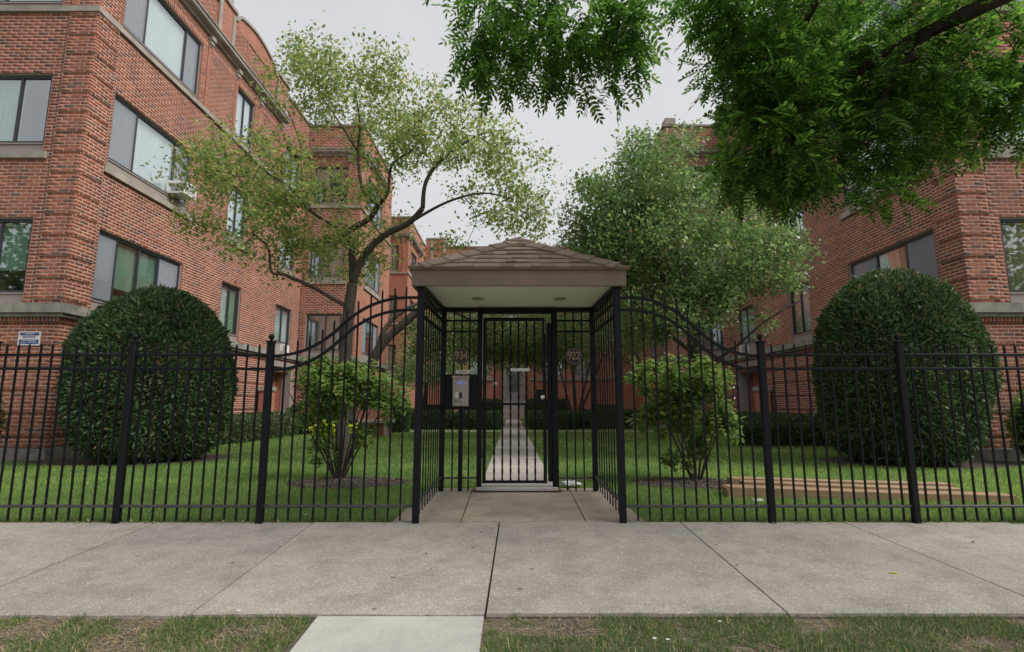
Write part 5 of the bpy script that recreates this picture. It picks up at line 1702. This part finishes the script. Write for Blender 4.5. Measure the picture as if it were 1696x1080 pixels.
for (c, rx, ry) in (((-2.36, 7.98), .90, .62), ((2.55, 7.95), .84, .58)):
    m = MB(); n = 40
    ring = [(c[0] + rx * (1 + .05 * math.sin(5 * a)) * math.cos(a), c[1] + ry * (1 + .06 * math.sin(3 * a + 1)) * math.sin(a), .083) for a in [2 * math.pi * k / n for k in range(n)]]
    mid = [(c[0] + (p[0] - c[0]) * .5, c[1] + (p[1] - c[1]) * .5, .105) for p in ring]
    m.add([*ring, *mid, (*c, .115)], [(k, (k + 1) % n, n + (k + 1) % n, n + k) for k in range(n)] + [(n + k, n + (k + 1) % n, 2 * n) for k in range(n)])
    mo = m.build('mulch_bed', M['mulch'], None, True); tag(mo, kind='structure')
    a = rng.random(1500) * 2 * np.pi; q = np.sqrt(rng.random(1500)) * .96
    P = np.stack([c[0] + rx * q * np.cos(a), c[1] + ry * q * np.sin(a), .118 - .03 * q], 1)
    V, F = leaf_mesh(P, rnd_dir(1500) * np.array([1, 1, .25]), rnd_dir(1500) + np.array([0, 0, .8]), .035, .018, .2)
    np_obj('chips', V, F, M['gravel'], mo, 'stuff')
# bare soil strips under the yews
for x0, x1, y0, y1 in ((-9.6, -5.9, 10.0, 12.6), (6.1, 9.8, 9.6, 12.0)):
    m = MB(); n = 30
    cx_, cy_ = (x0 + x1) / 2, (y0 + y1) / 2
    m.add([(cx_ + (x1 - x0) / 2 * (1 + .05 * math.sin(4 * a)) * math.cos(a), cy_ + (y1 - y0) / 2 * (1 + .06 * math.sin(3 * a)) * math.sin(a), .082) for a in [2 * math.pi * k / n for k in range(n)]], [tuple(range(n))])
    tag(m.build('soil_bed', M['mulch']), kind='structure')


# --- grass
def in_bed(x, y):
    b_ = ((x + 2.36) / .90) ** 2 + ((y - 7.98) / .62) ** 2 < 1
    b_ |= ((x - 2.55) / .84) ** 2 + ((y - 7.95) / .58) ** 2 < 1
    b_ |= (x > -.43) & (x < .585)
    b_ |= (y < 7.46) & (x > -1.24) & (x < 1.36) & (x > -1.24 + .15 * (y - 5.755) / 1.7) & (x < 1.38 - .14 * (y - 5.755) / 1.7)
    b_ |= (y > 22.7) & (y < 23.5)
    b_ |= ((x + 7.75) / 1.85) ** 2 + ((y - 11.3) / 1.3) ** 2 < 1
    b_ |= ((x - 7.95) / 1.85) ** 2 + ((y - 10.8) / 1.2) ** 2 < 1
    b_ |= (x < -9.0) & (y > 10.0)
    b_ |= (x > 9.2) & (y > 10.0)
    b_ |= (x > 2.7) & (x < 6.1) & (y > 6.75) & (y < 7.6) & (np.abs(y - (7.25 - .1 * (x - 2.7))) < .33)
    return b_


def blades(x, y, z, h, w, lean=.35):
    n = len(x)
    P = np.stack([x, y, z], 1)
    a = rng.random(n) * 2 * np.pi
    s = np.stack([np.cos(a), np.sin(a), np.zeros(n)], 1) * (w / 2)[:, None]
    t = np.stack([rng.normal(size=n) * lean, rng.normal(size=n) * lean, np.ones(n)], 1); t = unit(t) * h[:, None]
    V = np.stack([P - s, P + s, P + t], 1).reshape(-1, 3)
    return V, np.arange(3 * n).reshape(-1, 3)


gb = Blades()
for y0, y1, dens, h0, w0, xm in ((5.76, 7.6, 2600, .05, .007, 7.5), (7.6, 10, 1300, .055, .010, 9.6), (10, 14.5, 480, .06, .017, 9.6), (14.5, 22.7, 170, .07, .03, 9.4), (23.5, 25, 120, .07, .03, 8)):
    n = int((y1 - y0) * 2 * xm * dens)
    x = rng.uniform(-xm, xm, n); y = rng.uniform(y0, y1, n)
    k = ~in_bed(x, y); x, y = x[k], y[k]
    z = .08 * np.clip((y - 5.75) / 1.5, 0, 1) - .006
    h = h0 * rng.uniform(.6, 1.25, len(x)) * np.where(y < 5.95, 1.3, 1)
    gb.add(*blades(x, y, z, h, w0 * rng.uniform(.7, 1.3, len(x))))
gb.build('grass', M['grass'])
o = bpy.data.objects['grass']; tag(o, 'mown green lawn grass filling the court behind the fence', 'grass')

# patchy parkway grass: value noise decides where it survives
def vnoise(x, y, s, seed):
    g = np.random.default_rng(seed).random((64, 64))
    X, Y_ = x * s + 20, y * s + 20
    i, j = np.floor(X).astype(int), np.floor(Y_).astype(int); fx, fy = X - i, Y_ - j
    fx, fy = fx * fx * (3 - 2 * fx), fy * fy * (3 - 2 * fy)
    i, j = i % 64, j % 64; i1, j1 = (i + 1) % 64, (j + 1) % 64
    return (g[i, j] * (1 - fx) + g[i1, j] * fx) * (1 - fy) + (g[i, j1] * (1 - fx) + g[i1, j1] * fx) * fy
gb, st = Blades(), Blades()
n = 220000
x = rng.uniform(-5, 5, n); y = rng.uniform(1.6, 3.55, n)
v = .6 * vnoise(x, y, 3.2, 1) + .4 * vnoise(x, y, 9, 2)
thr = np.where(x < -1.1, .43, .32) + np.where(y > 3.35, .06, 0)
off_slab = ~((x > -1.22) & (x < -.16))
k = off_slab & (rng.random(n) < np.clip((v - thr) * 9, .015, 1))
xx, yy = x[k], y[k]
zz = -.112 - .058 * (3.56 - yy) / 6.56
gb.add(*blades(xx, yy, zz - .004, rng.uniform(.02, .065, len(xx)), rng.uniform(.004, .008, len(xx)), .8))
gb.build('parkway_grass', M['drygrass'])
tag(bpy.data.objects['parkway_grass'], 'patchy half dry grass on the parkway by the sidewalk', 'grass')
k = off_slab & (rng.random(n) < np.where(x < -1.1, .38, .15) * np.clip(1.6 - 1.6 * v, .1, 1))
xx, yy = x[k], y[k]; zz = -.112 - .058 * (3.56 - yy) / 6.56
P = np.stack([xx, yy, zz + .006], 1)
V, F = leaf_mesh(P, rnd_dir(len(P)) * np.array([1, 1, .15]), np.tile(np.array([0, 0, 1.]), (len(P), 1)), rng.uniform(.03, .08, len(P)), .004, .1)
np_obj('straw', V, F, M['straw'], None, 'stuff'); tag(bpy.data.objects['straw'], 'dry straw thatch lying on the parkway soil', 'straw')
# ragged tufts where the lawn meets the walk under the fence
n = 9000
x = rng.uniform(-7, 7, n); y = 5.755 + np.abs(rng.normal(size=n)) * .03
k = (np.abs(x - .07) > 1.33) & (vnoise(x, y, 6, 5) > .35)
V, F = blades(x[k], y[k], np.full(k.sum(), -.012), rng.uniform(.03, .085, k.sum()), np.full(k.sum(), .006), .5)
np_obj('edge_grass', V, F, M['drygrass'], None, 'stuff'); tag(bpy.data.objects['edge_grass'], 'ragged grass tufts along the foot of the iron fence', 'grass')
# scattered dry leaves on the lawn and in the corners of the walk
n = 420
x = np.concatenate([rng.uniform(-7, 7, 300), rng.uniform(-5, 5, 120)]); y = np.concatenate([5.8 + rng.random(300) ** 1.6 * 5, 5.70 + rng.normal(size=120) * .02])
k = ~((np.abs(x - .07) < 1.35) & (y < 7.5)); x, y = x[k], y[k]
z = np.where(y > 5.76, .08 * np.clip((y - 5.75) / 1.5, 0, 1) + .045, .006)
P = np.stack([x, y, z], 1)
V, F = leaf_mesh(P, rnd_dir(len(P)) * np.array([1, 1, .2]), rnd_dir(len(P)) * .3 + np.array([0, 0, 1.]), rng.uniform(.02, .05, len(P)), rng.uniform(.012, .025, len(P)), .2, True)
np_obj('leaf_litter', V, F, M['straw'], None, 'stuff'); tag(bpy.data.objects['leaf_litter'], 'small dry leaves scattered over the lawn by the fence', 'leaves')
